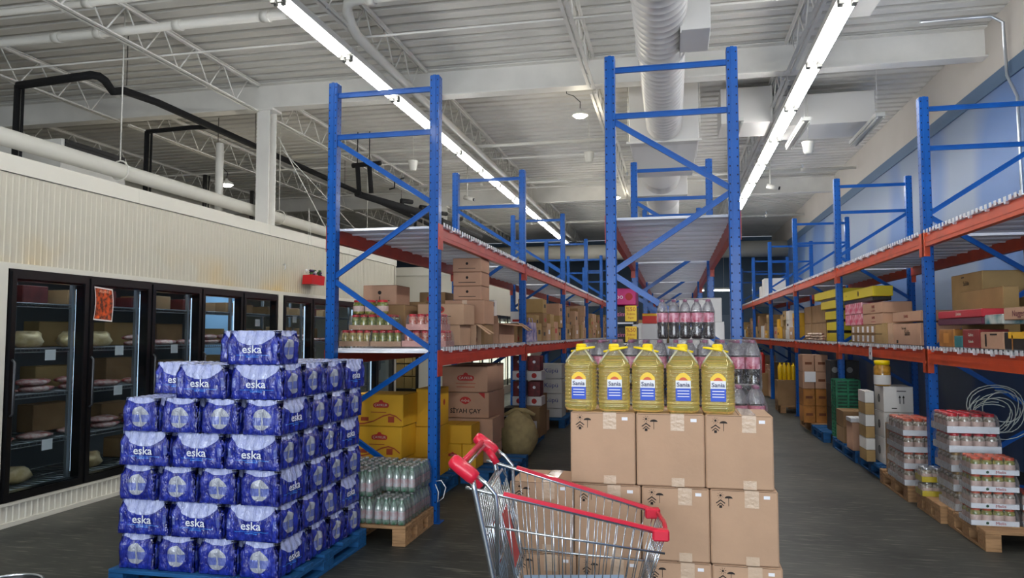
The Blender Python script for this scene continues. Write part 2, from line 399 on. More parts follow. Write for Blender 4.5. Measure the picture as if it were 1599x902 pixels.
# ------------------------------------------------------------------ light strips
M_tube = mat('lit_tube', (1, 1, 1, 1), .5, emit=(1.0, .985, .96, 1), estr=TUBE_EMIT)
M_hous = mat('fixture_housing', rgb(205, 205, 200), .45)
def strip(x, z, y0, n, pitch_, tubes, rowname, grp):
    hous = MB(); hous.box(-.085, .085, 0, pitch_-.02, .03, .10); hous = hous.mesh('housing', M_hous)
    tb = MB(); tb.tube([(0, .07, 0), (0, pitch_-.09, 0)], .019, 10); tb = tb.mesh('tube', M_tube)
    sk = MB(); sk.box(-.022, .022, -.018, .012, -.026, .03); sk.box(-.022, .022, .045, .068, -.026, .03); sk = sk.mesh('socket', mat('socket_plastic', rgb(110, 110, 106), .5))
    def wire_mesh(top): return MB().tube([(0, .3, .10), (0, .3, top-z)], .003, 4).mesh('hanger_wire', M_white)
    wire = wire_mesh(ZC); wires = {}
    for i in range(n):
        y = y0 + i*pitch_
        lab = 'lit bare fluorescent fixture of the %s strip, %s' % (rowname, where(i, n))
        t = thing('strip_light', lab, 'ceiling light', (x, y, z), 0, grp)
        add('housing', hous, t)
        for dx in tubes: add('fluorescent_tube', tb, t, (dx, 0, 0)); add('socket', sk, t, (dx, 0, 0))
        top = 4.53 if (x > 0 and 10.9 < y+.3 < 12.0) else 4.77 if abs(y+.3-18.0) < .12 or abs(y+.3-9.6) < .12 else ZC
        add('hanger_wire', wire if top == ZC else wire_mesh(top), t)
def where(i, n):
    if i == 0: return 'the one nearest the camera'
    if i == n-1: return 'the one farthest away'
    if i < n/2: return ORD[i] + ' from the near end' if i < 12 else 'number %d from the near end' % (i+1)
    k = n-1-i
    return ORD[k] + ' from the far end' if k < 12 else 'deep in the row'
strip(-3.42, 4.48, -2.7, 19, 1.42, (-.035, .035), 'left', 'left fluorescent strip')
strip(1.53, 4.40, -2.75, 16, 1.58, (-.056, .056), 'right', 'right fluorescent strip')
# unlit spare fixtures
def unlit(a, b, lab):
    t = thing('unlit_strip_light', lab, 'ceiling light', a, 0, 'unlit strip fixtures'); d = Vector(b)-Vector(a)
    MB().bar((0,0,0), d, .12, .05).build('housing', M_hous, t)
    for s in (-.04, .04): MB().tube([(s, 0, -.045), tuple(d+Vector((s, 0, -.045)))], .014, 6).build('dark_tube', mat('unlit_tube', rgb(190, 190, 184), .3), t)
    MB().tube([tuple(d*.1), tuple(d*.1+Vector((0,0,ZC-a[2])))], .003, 4).build('hanger_wire', M_white, t)
unlit((2.72, 10.4, 4.40), (2.72, 11.9, 4.40), 'unlit strip fixture hanging under the right end of the rectangular duct')
unlit((1.80, 10.4, 4.40), (1.80, 11.9, 4.40), 'unlit strip fixture hanging just right of the lit right strip')
unlit((.92, 10.3, 4.42), (.92, 11.7, 4.42), 'unlit strip fixture hanging under the left end of the rectangular duct')
# far cross lights against the back wall
for i, (x0, x1) in enumerate(((.15, 1.1), (1.2, 2.3))):
    t = thing('strip_light', ['lit fluorescent fixture on the back wall, left one behind the middle rack', 'lit fluorescent fixture on the back wall, right one behind the middle rack'][i], 'ceiling light', (x0, 26.5, 3.0), 0, 'back wall lights')
    MB().box(0, x1-x0, -.06, .06, .03, .09).build('housing', M_hous, t); MB().tube([(.03, 0, 0), (x1-x0-.03, 0, 0)], .022, 8).build('fluorescent_tube', M_tube, t)
    MB().tube([((x1-x0)/2, 0, .09), ((x1-x0)/2, 0, ZC-3.0)], .004, 4).build('hanger_wire', M_white, t)
# round lamps
M_bulb = mat('lit_bulb', (1, 1, 1, 1), .5, emit=(1, .93, .76, 1), estr=30)
def bulb(x, y, z, lab):
    t = thing('pendant_lamp', lab, 'ceiling lamp', (x, y, z), 0, 'round ceiling lamps')
    MB().lathe([(.015, .10), (.03, .07), (.05, .055), (.10, .03), (.115, .0), (.11, -.005)], 18).build('reflector', M_hous, t)
    MB().lathe([(.02, .01), (.085, .005), (.095, -.01), (.07, -.03), (.02, -.045)], 16).build('bulb', M_bulb, t)
    MB().tube([(0, 0, .10), (0, .02, .2), (-.1, .03, .3), (-.2, .03, .34), (-.2, .03, ZC-z)], .006, 5).build('cord', M_black, t)
    l = bpy.data.lights.new('lamp_glow', 'POINT'); l.energy = 18; l.color = (1, .9, .7); l.shadow_soft_size = .08
    o = bpy.data.objects.new('lamp_glow', l); COL.objects.link(o); o.parent = t; o.location = (0, 0, -.12)
p = U(906, 180, Z=4.62); bulb(p.x, p.y, 4.62, 'round lamp glowing warm between the left and middle rack frames')
p = U(962, 308, Z=4.6); bulb(p.x, p.y, 4.6, 'small far round lamp seen left of the far middle rack frame')
p = U(354, 288, Z=4.0); bulb(p.x, p.y, 4.0, 'round lamp glowing above the cold room roof')
# sprinkler mains across the shop
def pipe(name, lab, pts, r, m=M_pipe, cat='pipe', n=12, collars=()):
    t = thing(name, lab, cat, pts[0]); P0 = Vector(pts[0])
    MB().tube([tuple(Vector(p)-P0) for p in pts], r, n).build('pipe_run', m, t)
    for c, d in collars:
        c = Vector(c)-P0; d = Vector(d).normalized()
        MB().tube([tuple(c-d*.045), tuple(c+d*.045)], r*1.35, n).build('pipe_coupling', m, t)
    return t
def drop(t, x, y, z): pass
X1 = (1, 0, 0)
t = pipe('sprinkler_pipe', 'white sprinkler pipe across the roof at upper left, lower of two', [(XL, 6.85, 4.84), (-3.9, 6.85, 4.84)], .045, collars=[((-6.2, 6.85, 4.84), X1), ((-5.2, 6.85, 4.84), X1), ((-4.15, 6.85, 4.84), X1), ((-6.75, 6.85, 4.84), X1)])
pipe('sprinkler_pipe', 'thinner white pipe across the roof at upper left, upper of two', [(XL, 6.35, 4.93), (-4.0, 6.35, 4.93)], .035, collars=[((-5.9, 6.35, 4.93), X1)])
el = [(-1.2, 6.80, 4.90), (-3.10, 6.80, 4.90), (-3.2, 6.82, 4.885), (-3.25, 6.90, 4.84), (-3.26, 7.0, 4.76), (-3.26, 7.15, 4.69), (-3.26, 8.0, 4.66), (-3.26, 24.8, 4.66)]
pipe('rain_pipe', 'white pipe with an elbow turning to run along the left light strip', el, .055, collars=[((-2.95, 6.80, 4.90), X1)])
for y, z, x0, x1, lab in ((12.4, 4.80, -6.9, .2, 'white branch pipe crossing behind the first girder'), (15.6, 4.80, -7.5, 3.6, 'white branch pipe crossing over the middle racks'), (21.5, 4.80, -8, 3.6, 'white branch pipe crossing near the far racks')):
    cs = [((x, y, z), X1) for x in ((-3.9, -1.0) if y < 14 else (-4.1, -.9, 2.6))]
    t = pipe('branch_pipe', lab, [(x0, y, z), (x1, y, z)], .032, collars=cs)
    for c, _ in cs: MB().lathe([(.02, .1), (.022, .05), (.012, .03), (.01, .0), (.03, -.005), (.03, -.012)], 10).build('sprinkler_head', M_bolt, t, tuple(Vector(c)-Vector((x0, y, z))+Vector((0, 0, .02))))
# big pale duct across the far end
pipe('cross_duct', 'wide cream duct crossing under the roof before the back wall', [(-9, 25.4, 4.3), (XW, 25.4, 4.3)], .27, M_cream, 'duct', 20)
# smoke detectors / speakers
def det(px, py, z, lab):
    p = U(px, py, Z=z); t = thing('ceiling_speaker', lab, 'speaker', tuple(p), 0, 'white ceiling speakers')
    MB().lathe([(.05, -.12), (.06, -.10), (.085, .03), (.09, .06), (.03, .07)], 14).build('body', M_pipe, t); MB().tube([(0, 0, .07), (0, 0, ZC-z)], .006, 5).build('stem', M_pipe, t)
det(645, 256, 4.5, 'white conical speaker hanging between the cooler-side rack posts'); det(920, 243, 4.5, 'white conical speaker below the round lamp'); det(1262, 228, 4.2, 'white conical speaker under the rectangular duct')
def camera_thing(px, py, z, s, lab):
    p = U(px, py, Z=z); t = thing('security_camera', lab, 'security camera', tuple(p), 0, 'white security cameras')
    b_ = MB(); b_.tube([(-s*.12, .0, .03), (s*.1, -.04, -.03)], .045, 12); b_.build('body', M_pipe, t)
    b_ = MB(); b_.tube([(s*.1, -.04, -.03), (s*.13, -.045, -.038)], .034, 12); b_.build('lens', M_black, t)
    MB().tube([(-s*.05, 0, .03), (-s*.05, 0, ZC-p.z)], .012, 6).build('bracket', M_pipe, t)
camera_thing(733, 310, 4.45, 1, 'white bullet security camera left of the second cooler-side rack frame'); camera_thing(1207, 292, 4.45, 1, 'white bullet security camera over the wall-side aisle')

# ================================================================== PIPES OVER THE COLD ROOM
t = pipe('jacketed_pipe', 'thick grey jacketed pipe running over the cold room roof on clevis hangers', [(-6.0, 1.0, 3.32), (-6.0, 24.0, 3.30)], .085, M_pipegrey, n=18)
for y in (3.5, 7.0, 10.4, 13.8, 17.2):
    h = MB(); h.tube([(.11*math.cos(a*PI/8), 0, .11*math.sin(a*PI/8)) for a in range(16)], .009, 6, closed=True); h.tube([(0, 0, .11), (0, 0, ZC-3.32)], .008, 6)
    h.build('hanger', M_pipe, t, (0, y-1.0, 0))
t = thing('refrigerant_pipe', 'black foam insulated pipe running into the shop beside the white column', 'pipe', (-6.5, 7.2, 4.5))
MB().tube([(-1.12, .0, -.03), (-.05, -.05, .0), (0, .0, .0), (.0, .1, -.02), (-.02, .25, -.10), (0, .4, -.04), (0, 1.0, 0), (0, 3.3, 0), (0, 3.45, .04), (0, 3.6, 0), (0, 9.5, 0), (.05, 16.0, -.05)], .048, 10).build('main_run', M_foam, t)
for y, s in ((.0, 0), (3.4, 0)): pass
MB().tube([(-1.15, 2.25, .02), (-.4, 2.22, .03), (-.05, 2.25, .03)], .034, 8).build('branch_run', M_foam, t)
for x, y, z1 in ((-1.13, .0, -.03), (-1.15, 2.25, .02), (-1.1, 3.6, -.35), (-1.1, 5.0, -.35)):
    b_ = MB(); b_.tube([(x, y, z1), (x, y, -1.56)], .036, 8); b_.tube([(x+.07, y+.01, z1-.02), (x+.07, y+.01, -1.56)], .018, 6); b_.build('riser', M_foam, t)
for y in (.45, 3.3, 6.6, 9.8): MB().tube([(0, y, .04), (0, y, ZC-4.5)], .005, 5).build('hanger_rod', M_black, t)
t = thing('valve_cluster', 'cluster of black insulated pipes and valves hanging beyond the cooler-side rack', 'pipe', (-5.4, 12.3, 4.45))
for (a, b_) in (((-.15, 0, .1), (-.15, .1, -.42)), ((.08, 0, .1), (.08, .1, -.40)), ((-.25, 0, .1), (.3, 0, .12))): MB().tube([a, b_], .045, 8).build('stub', M_foam, t)
MB().tube([(-.2, .1, -.40), (.25, 2.2, -.42), (.7, 5.5, -.52)], [.06, .085, .07], 8).build('header', M_foam, t)
b_ = MB(); [b_.tube([(.1+.12*i, 1.6+.8*i, -.40), (.1+.12*i, 1.6+.8*i, -.27), (.2+.12*i, 1.9+.8*i, -.25)], .05, 7) for i in range(4)]; b_.build('valve', M_foam, t)
b_ = MB(); b_.tube([(.25, 2.4, -.4), (.1, 2.4, -.45), (.1, 2.4, -1.5)], .03, 7); b_.tube([(.5, 3.0, -.42), (.52, 3.0, -1.5)], .03, 7); b_.build('riser', M_foam, t)
MB().tube([(.35, .3, -.3), (.45, .3, -.28), (.45, .3, -.15), (.6, .4, -.08)], .016, 6).build('wire_loop', M_black, t)
for x in (-.15, .08): MB().tube([(x, 0, .1), (x, 0, ZC-4.45)], .01, 5).build('hanger_rod', M_black, t)
# vertical white pipe beside the column, cables
pipe('vent_pipe', 'short white vertical pipe standing on the cold room roof before the column', [(-6.25, 9.2, 2.93), (-6.25, 9.2, 4.2)], .055)
pipe('stay_cable', 'slanting thin cable from the column to the cold room roof, left one', [(-5.66, 9.75, 4.4), (-5.3, 10.9, 2.94)], .008)
pipe('stay_cable', 'slanting thin cable from the column to the cold room roof, right one', [(-5.60, 9.80, 4.2), (-4.9, 11.5, 2.94)], .006)
# condensing unit
p0 = (-7.36, 7.6)
t = thing('condensing_unit', 'white condensing unit with black grilles on the cold room roof', 'cooling unit', (p0[0], p0[1], 2.925))
MB().cbox(-1.15, 0, 0, 1.1, .32, 1.00, .01).build('casing', M_white, t); MB().box(-1.1, -.05, .05, 1.05, 0, .32).build('stand', M_galv, t)
for z0 in (.66,):
    for a, b2 in ((.70, 1.0), (.36, .58)):
        g = MB(); g.box(.001, .012, .04, 1.06, a, b2); [g.box(.012, .02, .04, 1.06, a+.02+k*.045, a+.035+k*.045) for k in range(int((b2-a)/.045))]; g.build('grille', M_black, t)

# ================================================================== COLD ROOM (walk-in cooler)
def stain_mat():
    m = bpy.data.materials.new('stained_cream_panel'); m.use_nodes = True; nt = m.node_tree; N = nt.nodes; L = nt.links; b = N['Principled BSDF']
    tc = N.new('ShaderNodeTexCoord'); sp = N.new('ShaderNodeSeparateXYZ'); L.new(tc.outputs['Object'], sp.inputs[0])
    mr = N.new('ShaderNodeMapRange'); mr.inputs['From Min'].default_value = 2.42; mr.inputs['From Max'].default_value = 2.10; L.new(sp.outputs[2], mr.inputs['Value'])
    nz = N.new('ShaderNodeTexNoise'); nz.inputs['Scale'].default_value = 1.1; nz.inputs['Detail'].default_value = 3; L.new(tc.outputs['Object'], nz.inputs['Vector'])
    rp = N.new('ShaderNodeValToRGB'); rp.color_ramp.elements[0].position = .48; rp.color_ramp.elements[1].position = .66; L.new(nz.outputs['Fac'], rp.inputs[0])
    mu = N.new('ShaderNodeMath'); mu.operation = 'MULTIPLY'; L.new(mr.outputs[0], mu.inputs[0]); L.new(rp.outputs[0], mu.inputs[1])
    m2 = N.new('ShaderNodeMath'); m2.operation = 'MULTIPLY'; m2.inputs[1].default_value = .8; L.new(mu.outputs[0], m2.inputs[0])
    mx = N.new('ShaderNodeMix'); mx.data_type = 'RGBA'; mx.inputs['A'].default_value = rgb(192, 187, 170); mx.inputs['B'].default_value = rgb(200, 172, 112)
    L.new(m2.outputs[0], mx.inputs['Factor']); L.new(mx.outputs['Result'], b.inputs['Base Color']); b.inputs['Roughness'].default_value = .45
    return m
CX, CY0, CY1, CH = -5.10, 3.2, 13.1, 2.92
coldroom = thing('walk_in_cooler', 'long cream walk-in cooler with black framed glass doors', 'walk-in cooler', (CX, CY0, 0))
def cr(b, name, m, par=None): return b.build(name, m, par or coldroom, (-CX, -CY0, 0) if par is None else (0,0,0))
D0 = [4.80+.805*i for i in range(5)] + [8.97+.805*i for i in range(5)]
b_ = MB(); y = CY0
prof = []
while y < CY1-.06: prof += [(CX, y), (CX, y+.034), (CX+.0045, y+.040), (CX+.0045, y+.052)]; y += .058
prof.append((CX, CY1))
for z0, z1 in ((2.06, 2.775),):
    base = len(b_.v)
    for (x, yy) in prof: b_.v += [(x, yy, z0), (x, yy, z1)]
    for i in range(len(prof)-1): b_.face([base+2*i, base+2*i+2, base+2*i+3, base+2*i+1])
cr(b_, 'ribbed_wall_panel', stain_mat())
b_ = MB(); b_.box(CX-.1, CX+.012, CY0, CY1, 2.78, CH); [b_.box(CX+.012, CX+.014, yy, yy+.006, 2.78, CH) for yy in (6.2, 8.6, 11.0)]; cr(b_, 'top_band', M_creamtrim)
b_ = MB(); b_.box(CX-3.4, CX-.1, CY0, CY1, 2.82, CH); cr(b_, 'roof_panel', M_white)
b_ = MB(); b_.box(CX-3.4, CX, CY1-.1, CY1, 0, 2.82); b_.box(CX-3.4, CX, CY0, CY0+.1, 0, 2.82); cr(b_, 'end_panel', M_cream)
b_ = MB(); b_.box(CX-3.4, CX-3.3, CY0+.1, CY1-.1, .18, 2.82); b_.box(CX-3.3, CX-.09, CY0+.1, CY1-.1, .12, .18); cr(b_, 'inner_lining', mat('cooler_lining', rgb(96, 100, 104), .5))
b_ = MB(); base = 0; prof2 = [(a+.004, q) for a, q in prof]
for (x, yy) in prof2: b_.v += [(x, yy, .035), (x, yy, .165)]
for i in range(len(prof2)-1): b_.face([2*i, 2*i+2, 2*i+3, 2*i+1])
cr(b_, 'kick_panel', M_creamtrim)
b_ = MB(); b_.box(CX-.08, CX+.022, CY0, CY1, 0, .035); b_.box(CX-.08, CX+.022, CY0, CY1, .165, .19); b_.box(CX-.08, CX+.02, CY0, CY1, 2.02, 2.065)
b_.box(CX-.08, CX+.02, CY0, 4.78, .19, 2.02); b_.box(CX-.08, CX+.02, 8.835, 8.955, .19, 2.02); b_.box(CX-.08, CX+.02, 13.0, CY1, .19, 2.02); cr(b_, 'door_surround', M_creamtrim)
M_frame = mat('door_black_frame', rgb(16, 16, 18), .3, coat=.3)
M_dglass = mat('door_glass', (.82, .9, .92, 1), .0, trans=1.0, ior=1.12, spec=.6)
M_led = mat('cooler_led', (.7, .85, 1, 1), .5, emit=(.62, .8, 1, 1), estr=.9)
fr = MB()
for (a, b) in ((0, .05), (.755, .803)): fr.box(-.07, .012, a, b, .19, 2.02)
fr.box(-.07, .012, .05, .755, 1.93, 2.02); fr.box(-.07, .012, .05, .755, .19, .26)
fr.box(.012, .03, .012, .055, .2, 2.0); fr.box(.012, .03, .75, .79, .2, 2.0); fr.box(.012, .03, .055, .75, 1.945, 2.0); fr.box(.012, .03, .055, .75, .2, .255)
fr = fr.mesh('door', M_frame); gl = MB().box(.014, .022, .055, .75, .255, 1.945).mesh('glass_pane', M_dglass)
hd = MB(); hd.tube([(.03, .035, .86), (.055, .035, .88), (.055, .035, 1.28), (.03, .035, 1.30)], .010, 8); hd = hd.mesh('handle', mat('handle_grey', rgb(70, 72, 76), .35, metal=.5))
led = MB().box(-.11, -.09, -.012, .012, .3, 1.9).mesh('led_strip', M_led)
for i, y in enumerate(D0):
    d = add('door', fr, coldroom, (0, y-CY0, 0)); add('glass_pane', gl, d); add('handle', hd, d)
    if i not in (0,): add('led_strip', led, coldroom, (0, y-CY0, 0))
# shelving inside
shz = (.24, .60, 1.00, 1.38, 1.76)
M_wire = mat('wire_shelf_metal', rgb(150, 155, 160), .35, metal=.7)
sh = MB()
for k in range(10): sh.tube([(-.62, .02+.083*k, 0), (0, .02+.083*k, 0)], .004, 4)
for x in (-.62, 0, -.3): sh.tube([(x, 0, 0), (x, .79, 0)], .006, 5); sh.tube([(x, 0, -.03), (x, .79, -.03)], .005, 4) if x == 0 else None
for k in range(20): sh.tube([(0, .02+.039*k, -.03), (0, .02+.039*k, .0)], .0025, 3)
sh = sh.mesh('wire_shelf', M_wire)
po = MB(); po.bar((0, 0, .19), (0, 0, 1.98), .03, .03); po = po.mesh('post', M_wire)
names5 = ['first','second','third','fourth','fifth','sixth','seventh','eighth','ninth','tenth']
for i, y in enumerate(D0):
    t = thing('shelf_unit', 'wire shelf unit inside the walk-in cooler behind the %s glass door from the left' % names5[i], 'shelf', (CX-.16, y, 0), 0, 'cooler shelves')
    for z in shz: add('wire_shelf', sh, t, (0, 0, z))
    for x in (-.62, 0): add('post', po, t, (x, -.0 if x else .0, 0))
# goods in the cooler
M_meat = mat('wrapped_meat', rgb(170, 60, 54), .35, noise=.8, scale=16, col2=rgb(214, 196, 190), coat=.6, bump=.6, bscale=22)
M_chick = mat('wrapped_poultry', rgb(226, 204, 160), .35, noise=.5, scale=12, col2=rgb(196, 170, 118), coat=.5, bump=.5, bscale=14)
def lump(sx, sy, sz, seed, n=14, mm=7, rough_=.16):
    r = random.Random(seed); b = MB(); base = 0; ph = [r.uniform(0, 6) for _ in range(6)]
    for j in range(mm+1):
        th = PI*j/mm - PI/2
        for k in range(n):
            a = 2*PI*k/n; q = 1+rough_*(math.sin(3*a+ph[0]+j)+.6*math.sin(5*a+ph[1]-j*1.7)+.4*math.sin(2*th*2+ph[2]))
            cz = math.sin(th); cr_ = abs(math.cos(th))**.6
            b.v.append((sx*q*cr_*math.cos(a), sy*q*cr_*math.sin(a), sz*(1+max(-1, min(1, cz*1.1)))*(1 if cz < 0 else 1+.1*math.sin(2*a+ph[3]))))
    for j in range(mm):
        for k in range(n): b.face([j*n+k, j*n+(k+1)%n, (j+1)*n+(k+1)%n, (j+1)*n+k], True)
    b.face([k for k in range(n)][::-1]); b.face([mm*n+k for k in range(n)])
    return b
def carton_mesh(w, d, h, name='carton'):
    """closed carton: body with flap slit, slot lines and bottom gap"""
    b = MB(); c = min(.006, w*.03)
    b.cbox(-w/2, w/2, -d/2, d/2, 0, h, c)
    b.cur = 1
    if w >= d: b.box(-w/2+.004, w/2-.004, -.0015, .0015, h, h+.0006)
    else: b.box(-.0015, .0015, -d/2+.004, d/2-.004, h, h+.0006)
    for z in (h-.0045,):
        b.box(-w/2+.008, w/2-.008, -d/2-.0006, -d/2, z, z+.0016); b.box(-w/2-.0006, -w/2, -d/2+.008, d/2-.008, z, z+.0016); b.box(w/2, w/2+.0006, -d/2+.008, d/2-.008, z, z+.0016)
    return b
CM = {}
def carton(label, x, y, z, w_, d_, h_, m=None, rz=0.0, cat='box', group=None, tape=None, name='carton'):
    """x,y,z: middle of the bottom; tape: 'front' adds a strip over the top and down the front"""
    m = m or M_kraft; key = (round(w_, 3), round(d_, 3), round(h_, 3), m.name)
    if key not in CM: CM[key] = carton_mesh(w_, d_, h_).mesh('carton', [m, M_seam])
    o = add(name, CM[key], None, (x, y, z), (0, 0, rz)); tag(o, label, cat, group)
    if tape:
        tb = MB(); tw = min(.05, w_*.2); tb.box(-tw/2, tw/2, -d_/2-.0012, -d_/2-.0006, h_*.80, h_); tb.box(-tw/2, tw/2, -d_/2-.0012, d_/2, h_+.0006, h_+.0012); tb.build('packing_tape', M_tape, o)
    return o
rnd = random.Random(11)
sh_names = ['bottom', 'second', 'third', 'fourth', 'top']
M_darkred = mat('frozen_carton_red', rgb(96, 36, 34), .6, noise=.4, scale=9)
mt = [lump(.12, .155, .025, s, rough_=.06).mesh('meat_pack', M_meat) for s in (1, 2, 3)]
ck = [lump(.10, .13, .065, s).mesh('poultry_bag', M_chick) for s in (4, 5)]
for i, y in enumerate(D0[:8]):
    for k, z in enumerate(shz):
        zz = z+.008; place = 'on the %s shelf behind the %s cooler door' % (sh_names[k], names5[i])
        if k == 4:
            for j, (yy, ww) in enumerate(((.18, .28), (.50, .26))):
                carton('dark red frozen carton %s, %s one' % (place, ('left', 'right')[j]), CX-.45, y+yy, zz, .42, ww, rnd.uniform(.10, .15), rnd.choice((M_darkred, M_kraft3)), group='cartons in the walk-in cooler', name='frozen_carton')
        elif k == 3 and i in (0, 1):
            for j in range(2): tag(add('poultry_bag', ck[j], None, (CX-.36, y+.22+.33*j, zz)), 'pale bagged poultry %s, %s one' % (place, ('left', 'right')[j]), 'bag of poultry', 'poultry bags')
            if False: tag(add('meat_pack', mt[0], None, (CX-.36, y+.70, zz), (0, 0, .05)), 'wrapped meat pack at the right end %s' % place, 'meat', 'wrapped meat packs')
        elif k in (1, 2, 3):
            for j in range(2):
                tag(add('meat_pack', mt[(i+j+k) % 3], None, (CX-.30, y+.21+.38*j, zz), (0, 0, rnd.uniform(-.06, .06))), 'flat red meat pack %s, %s one' % (place, ('left', 'right')[j]), 'meat', 'wrapped meat packs')
                if (i+j+k) % 2: tag(add('meat_pack', mt[(i+j) % 3], None, (CX-.32, y+.20+.38*j, zz+.055), (0, 0, rnd.uniform(-.1, .1))), 'upper red meat pack %s, %s one' % (place, ('left', 'right')[j]), 'meat', 'wrapped meat packs')
            if k < 3 or i > 1:
                pass
        if k == 0:
            if i in (0, 1): tag(add('poultry_bag', ck[i], None, (CX-.34, y+.45, zz)), 'pale bagged poultry alone %s' % place, 'bag of poultry', 'poultry bags')
            else: carton('brown carton %s' % place, CX-.42, y+.4, zz, .4, .5, .2, M_kraft3, group='cartons in the walk-in cooler', name='frozen_carton')
        # cartons on the rear half of the shelf
        if k in (1, 2, 3): carton('brown carton at the back %s' % place, CX-.68, y+.30+rnd.uniform(-.02, .05), zz, .18, .44, rnd.uniform(.18, .26), rnd.choice((M_kraft3, M_kraft4)), group='cartons in the walk-in cooler', name='frozen_carton')
# price cards
for i, z in ((0, 1.28), (1, 1.30), (1, .92), (0, .52), (2, 1.3), (4, 1.60), (5, 1.66)):
    tag(MB().box(0, .002, 0, .11, 0, .09).build('price_card', M_sticker, None, (CX-.125, D0[i]+.5, z)), 'small white price card on a shelf edge at %s height, %s cooler door' % ({1.28:'chest', 1.30:'chest', .92:'waist', .52:'knee', 1.6:'eye', 1.66:'eye'}[z], names5[i]), 'price card', 'shelf price cards')
# bright opening seen through the fifth door
t = thing('inner_doorway', 'pale blue lit panel seen inside the cooler through the fifth door', 'panel', (CX-1.5, 9.35, .2))
MB().box(0, .03, 0, .9, 0, 1.85).build('panel', mat('pale_blue_panel', rgb(150, 190, 225), .5), t)
l = bpy.data.lights.new('panel_fill_light', 'AREA'); l.energy = 14; l.size = .6; l.color = (.7, .87, 1)  # light added to brighten the panel, no fixture modelled
o = bpy.data.objects.new('panel_fill_light', l); COL.objects.link(o); o.parent = t; o.location = (.5, .4, 2.2); o.rotation_euler = (0, math.radians(-25), 0)
# faint bluish fill lights added inside above the doors, without fixtures
for y in (5.6, 7.6, 10.2):
    l = bpy.data.lights.new('cooler_fill_light', 'AREA'); l.shape = 'RECTANGLE'; l.energy = 5; l.size = .1; l.size_y = 1.6; l.color = (.75, .87, 1)
    o = bpy.data.objects.new('cooler_fill_light', l); COL.objects.link(o); o.location = (CX-.15, y, 2.15); o.rotation_euler = (0, math.radians(20), 0)
# notice on the second door
t = thing('poster', 'orange and dark notice with a white border stuck on the second cooler door', 'notice', (CX+.036, 5.64, 1.63))
b_ = MB(); W_, H_ = .22, .30; nn = 6
def curl(u, v): return (.002+.02*max(0, (.25-v))*(u*1.5), u*W_ + .02*math.sin(v*3), v*H_ - .015*u)
b_.v = [curl(i/nn, j/nn) for j in range(nn+1) for i in range(nn+1)]
for j in range(nn):
    for i in range(nn): b_.face([j*(nn+1)+i, j*(nn+1)+i+1, (j+1)*(nn+1)+i+1, (j+1)*(nn+1)+i])
pb = b_.build('paper', mat('poster_white', rgb(236, 230, 224), .4), t)
b_.v = [(x+.0015, .008+yy*.92, .012+zz*.92) for x, yy, zz in b_.v]
pp = b_.build('print', mat('poster_print', rgb(74, 32, 20), .4, noise=.9, scale=26, col2=rgb(216, 84, 26)), t)
text('PUANLI', .035, mat('poster_text', rgb(230, 170, 140), .5), t, (.010, .115, .255), (PI/2, 0, PI/2), 'title')
# red basket hanging on the wall
t = thing('hanging_basket', 'red plastic basket with bits of flowers hanging on the cream wall', 'basket', (CX+.02, 9.62, 2.20))
b_ = MB(); b_.prism([(0, -.16, 0), (0, .16, 0), (.16, .19, 0), (.16, -.19, 0)], (.01, 0, .13)); b_.build('tub', mat('basket_red', rgb(200, 26, 34), .35, coat=.3), t)
b_ = MB(); [b_.tube([(.08, s, .12), (.03, s*.4, .45), (.0, .0, 1.1)], .003, 4) for s in (-.14, .14)]; b_.build('cord', M_pipe, t)
r_ = random.Random(3)
for nm, mm_ in (('flower_head', mat('white_petals', rgb(230, 230, 230), .6)), ('foliage', mat('leaf_green', rgb(60, 96, 50), .6)), ('flower_head', mat('violet_petals', rgb(60, 40, 80), .6))):
    b_ = MB()
    for k in range(9): q = (r_.uniform(.03, .14), r_.uniform(-.17, .15), r_.uniform(.13, .20)); b_.lathe([(.004, -.02), (.022, 0), (.02, .012), (.004, .02)], 6, q)
    b_.build(nm, mm_, t)
tag(MB().tube([(0, 0, 0), (.03, 0, .02), (.035, 0, -.04), (.02, 0, -.06)], .006, 6).build('wall_hook', M_bolt, None, (CX+.01, 8.95, 2.42)), 'small metal hook on the cream wall left of the red basket', 'hook')

# second cold room farther back
c2 = thing('walk_in_cooler', 'farther cream cold room standing across behind the cooler-side rack', 'walk-in cooler', (-9, 14.9, 0))
b_ = MB(); b_.box(0, 3.12, 0, .1, 0, 2.92); b_.box(3.70, 4.85, 0, .1, 0, 2.92); b_.box(3.12, 3.70, 0, .1, 1.75, 2.92); b_.box(3.12, 3.70, 0, .1, 0, .3); b_.box(0, 4.85, .1, 9, 2.85, 2.92)
b_.build('wall_panel', M_cream, c2); b_ = MB(); b_.box(0, 4.87, -.02, 0, 2.74, 2.92); b_.build('top_band', M_creamtrim, c2)
b_ = MB(); b_.box(3.1, 3.15, -.03, .02, .3, 1.75); b_.box(3.67, 3.73, -.03, .02, .3, 1.75); b_.box(3.1, 3.73, -.03, .02, 1.70, 1.77); b_.box(3.1, 3.73, -.03, .02, .28, .34); d = b_.build('door', M_frame, c2)
MB().box(3.15, 3.67, -.012, -.006, .34, 1.70).build('glass_pane', M_dglass, d)
MB().box(3.0, 3.8, 1.6, 1.65, .2, 1.85).build('inner_lining', M_cream, c2)
for i in range(3):
    for j in range(4): carton('yellowish carton inside the far cold room, %s row up, %s column' % (ORD[j], ORD[i]), -5.82+.19*i, 15.4, .32+.27*j, .18, .3, .25, M_kraft4, group='cartons in the far cold room', name='frozen_carton')
l = bpy.data.lights.new('far_cooler_lamp', 'AREA'); l.energy = 25; l.size = .5; l.color = (1, .93, .75); o = bpy.data.objects.new('far_cooler_lamp', l); COL.objects.link(o); o.location = (-5.6, 15.06, 1.85); o.rotation_euler = (math.radians(20), 0, 0)
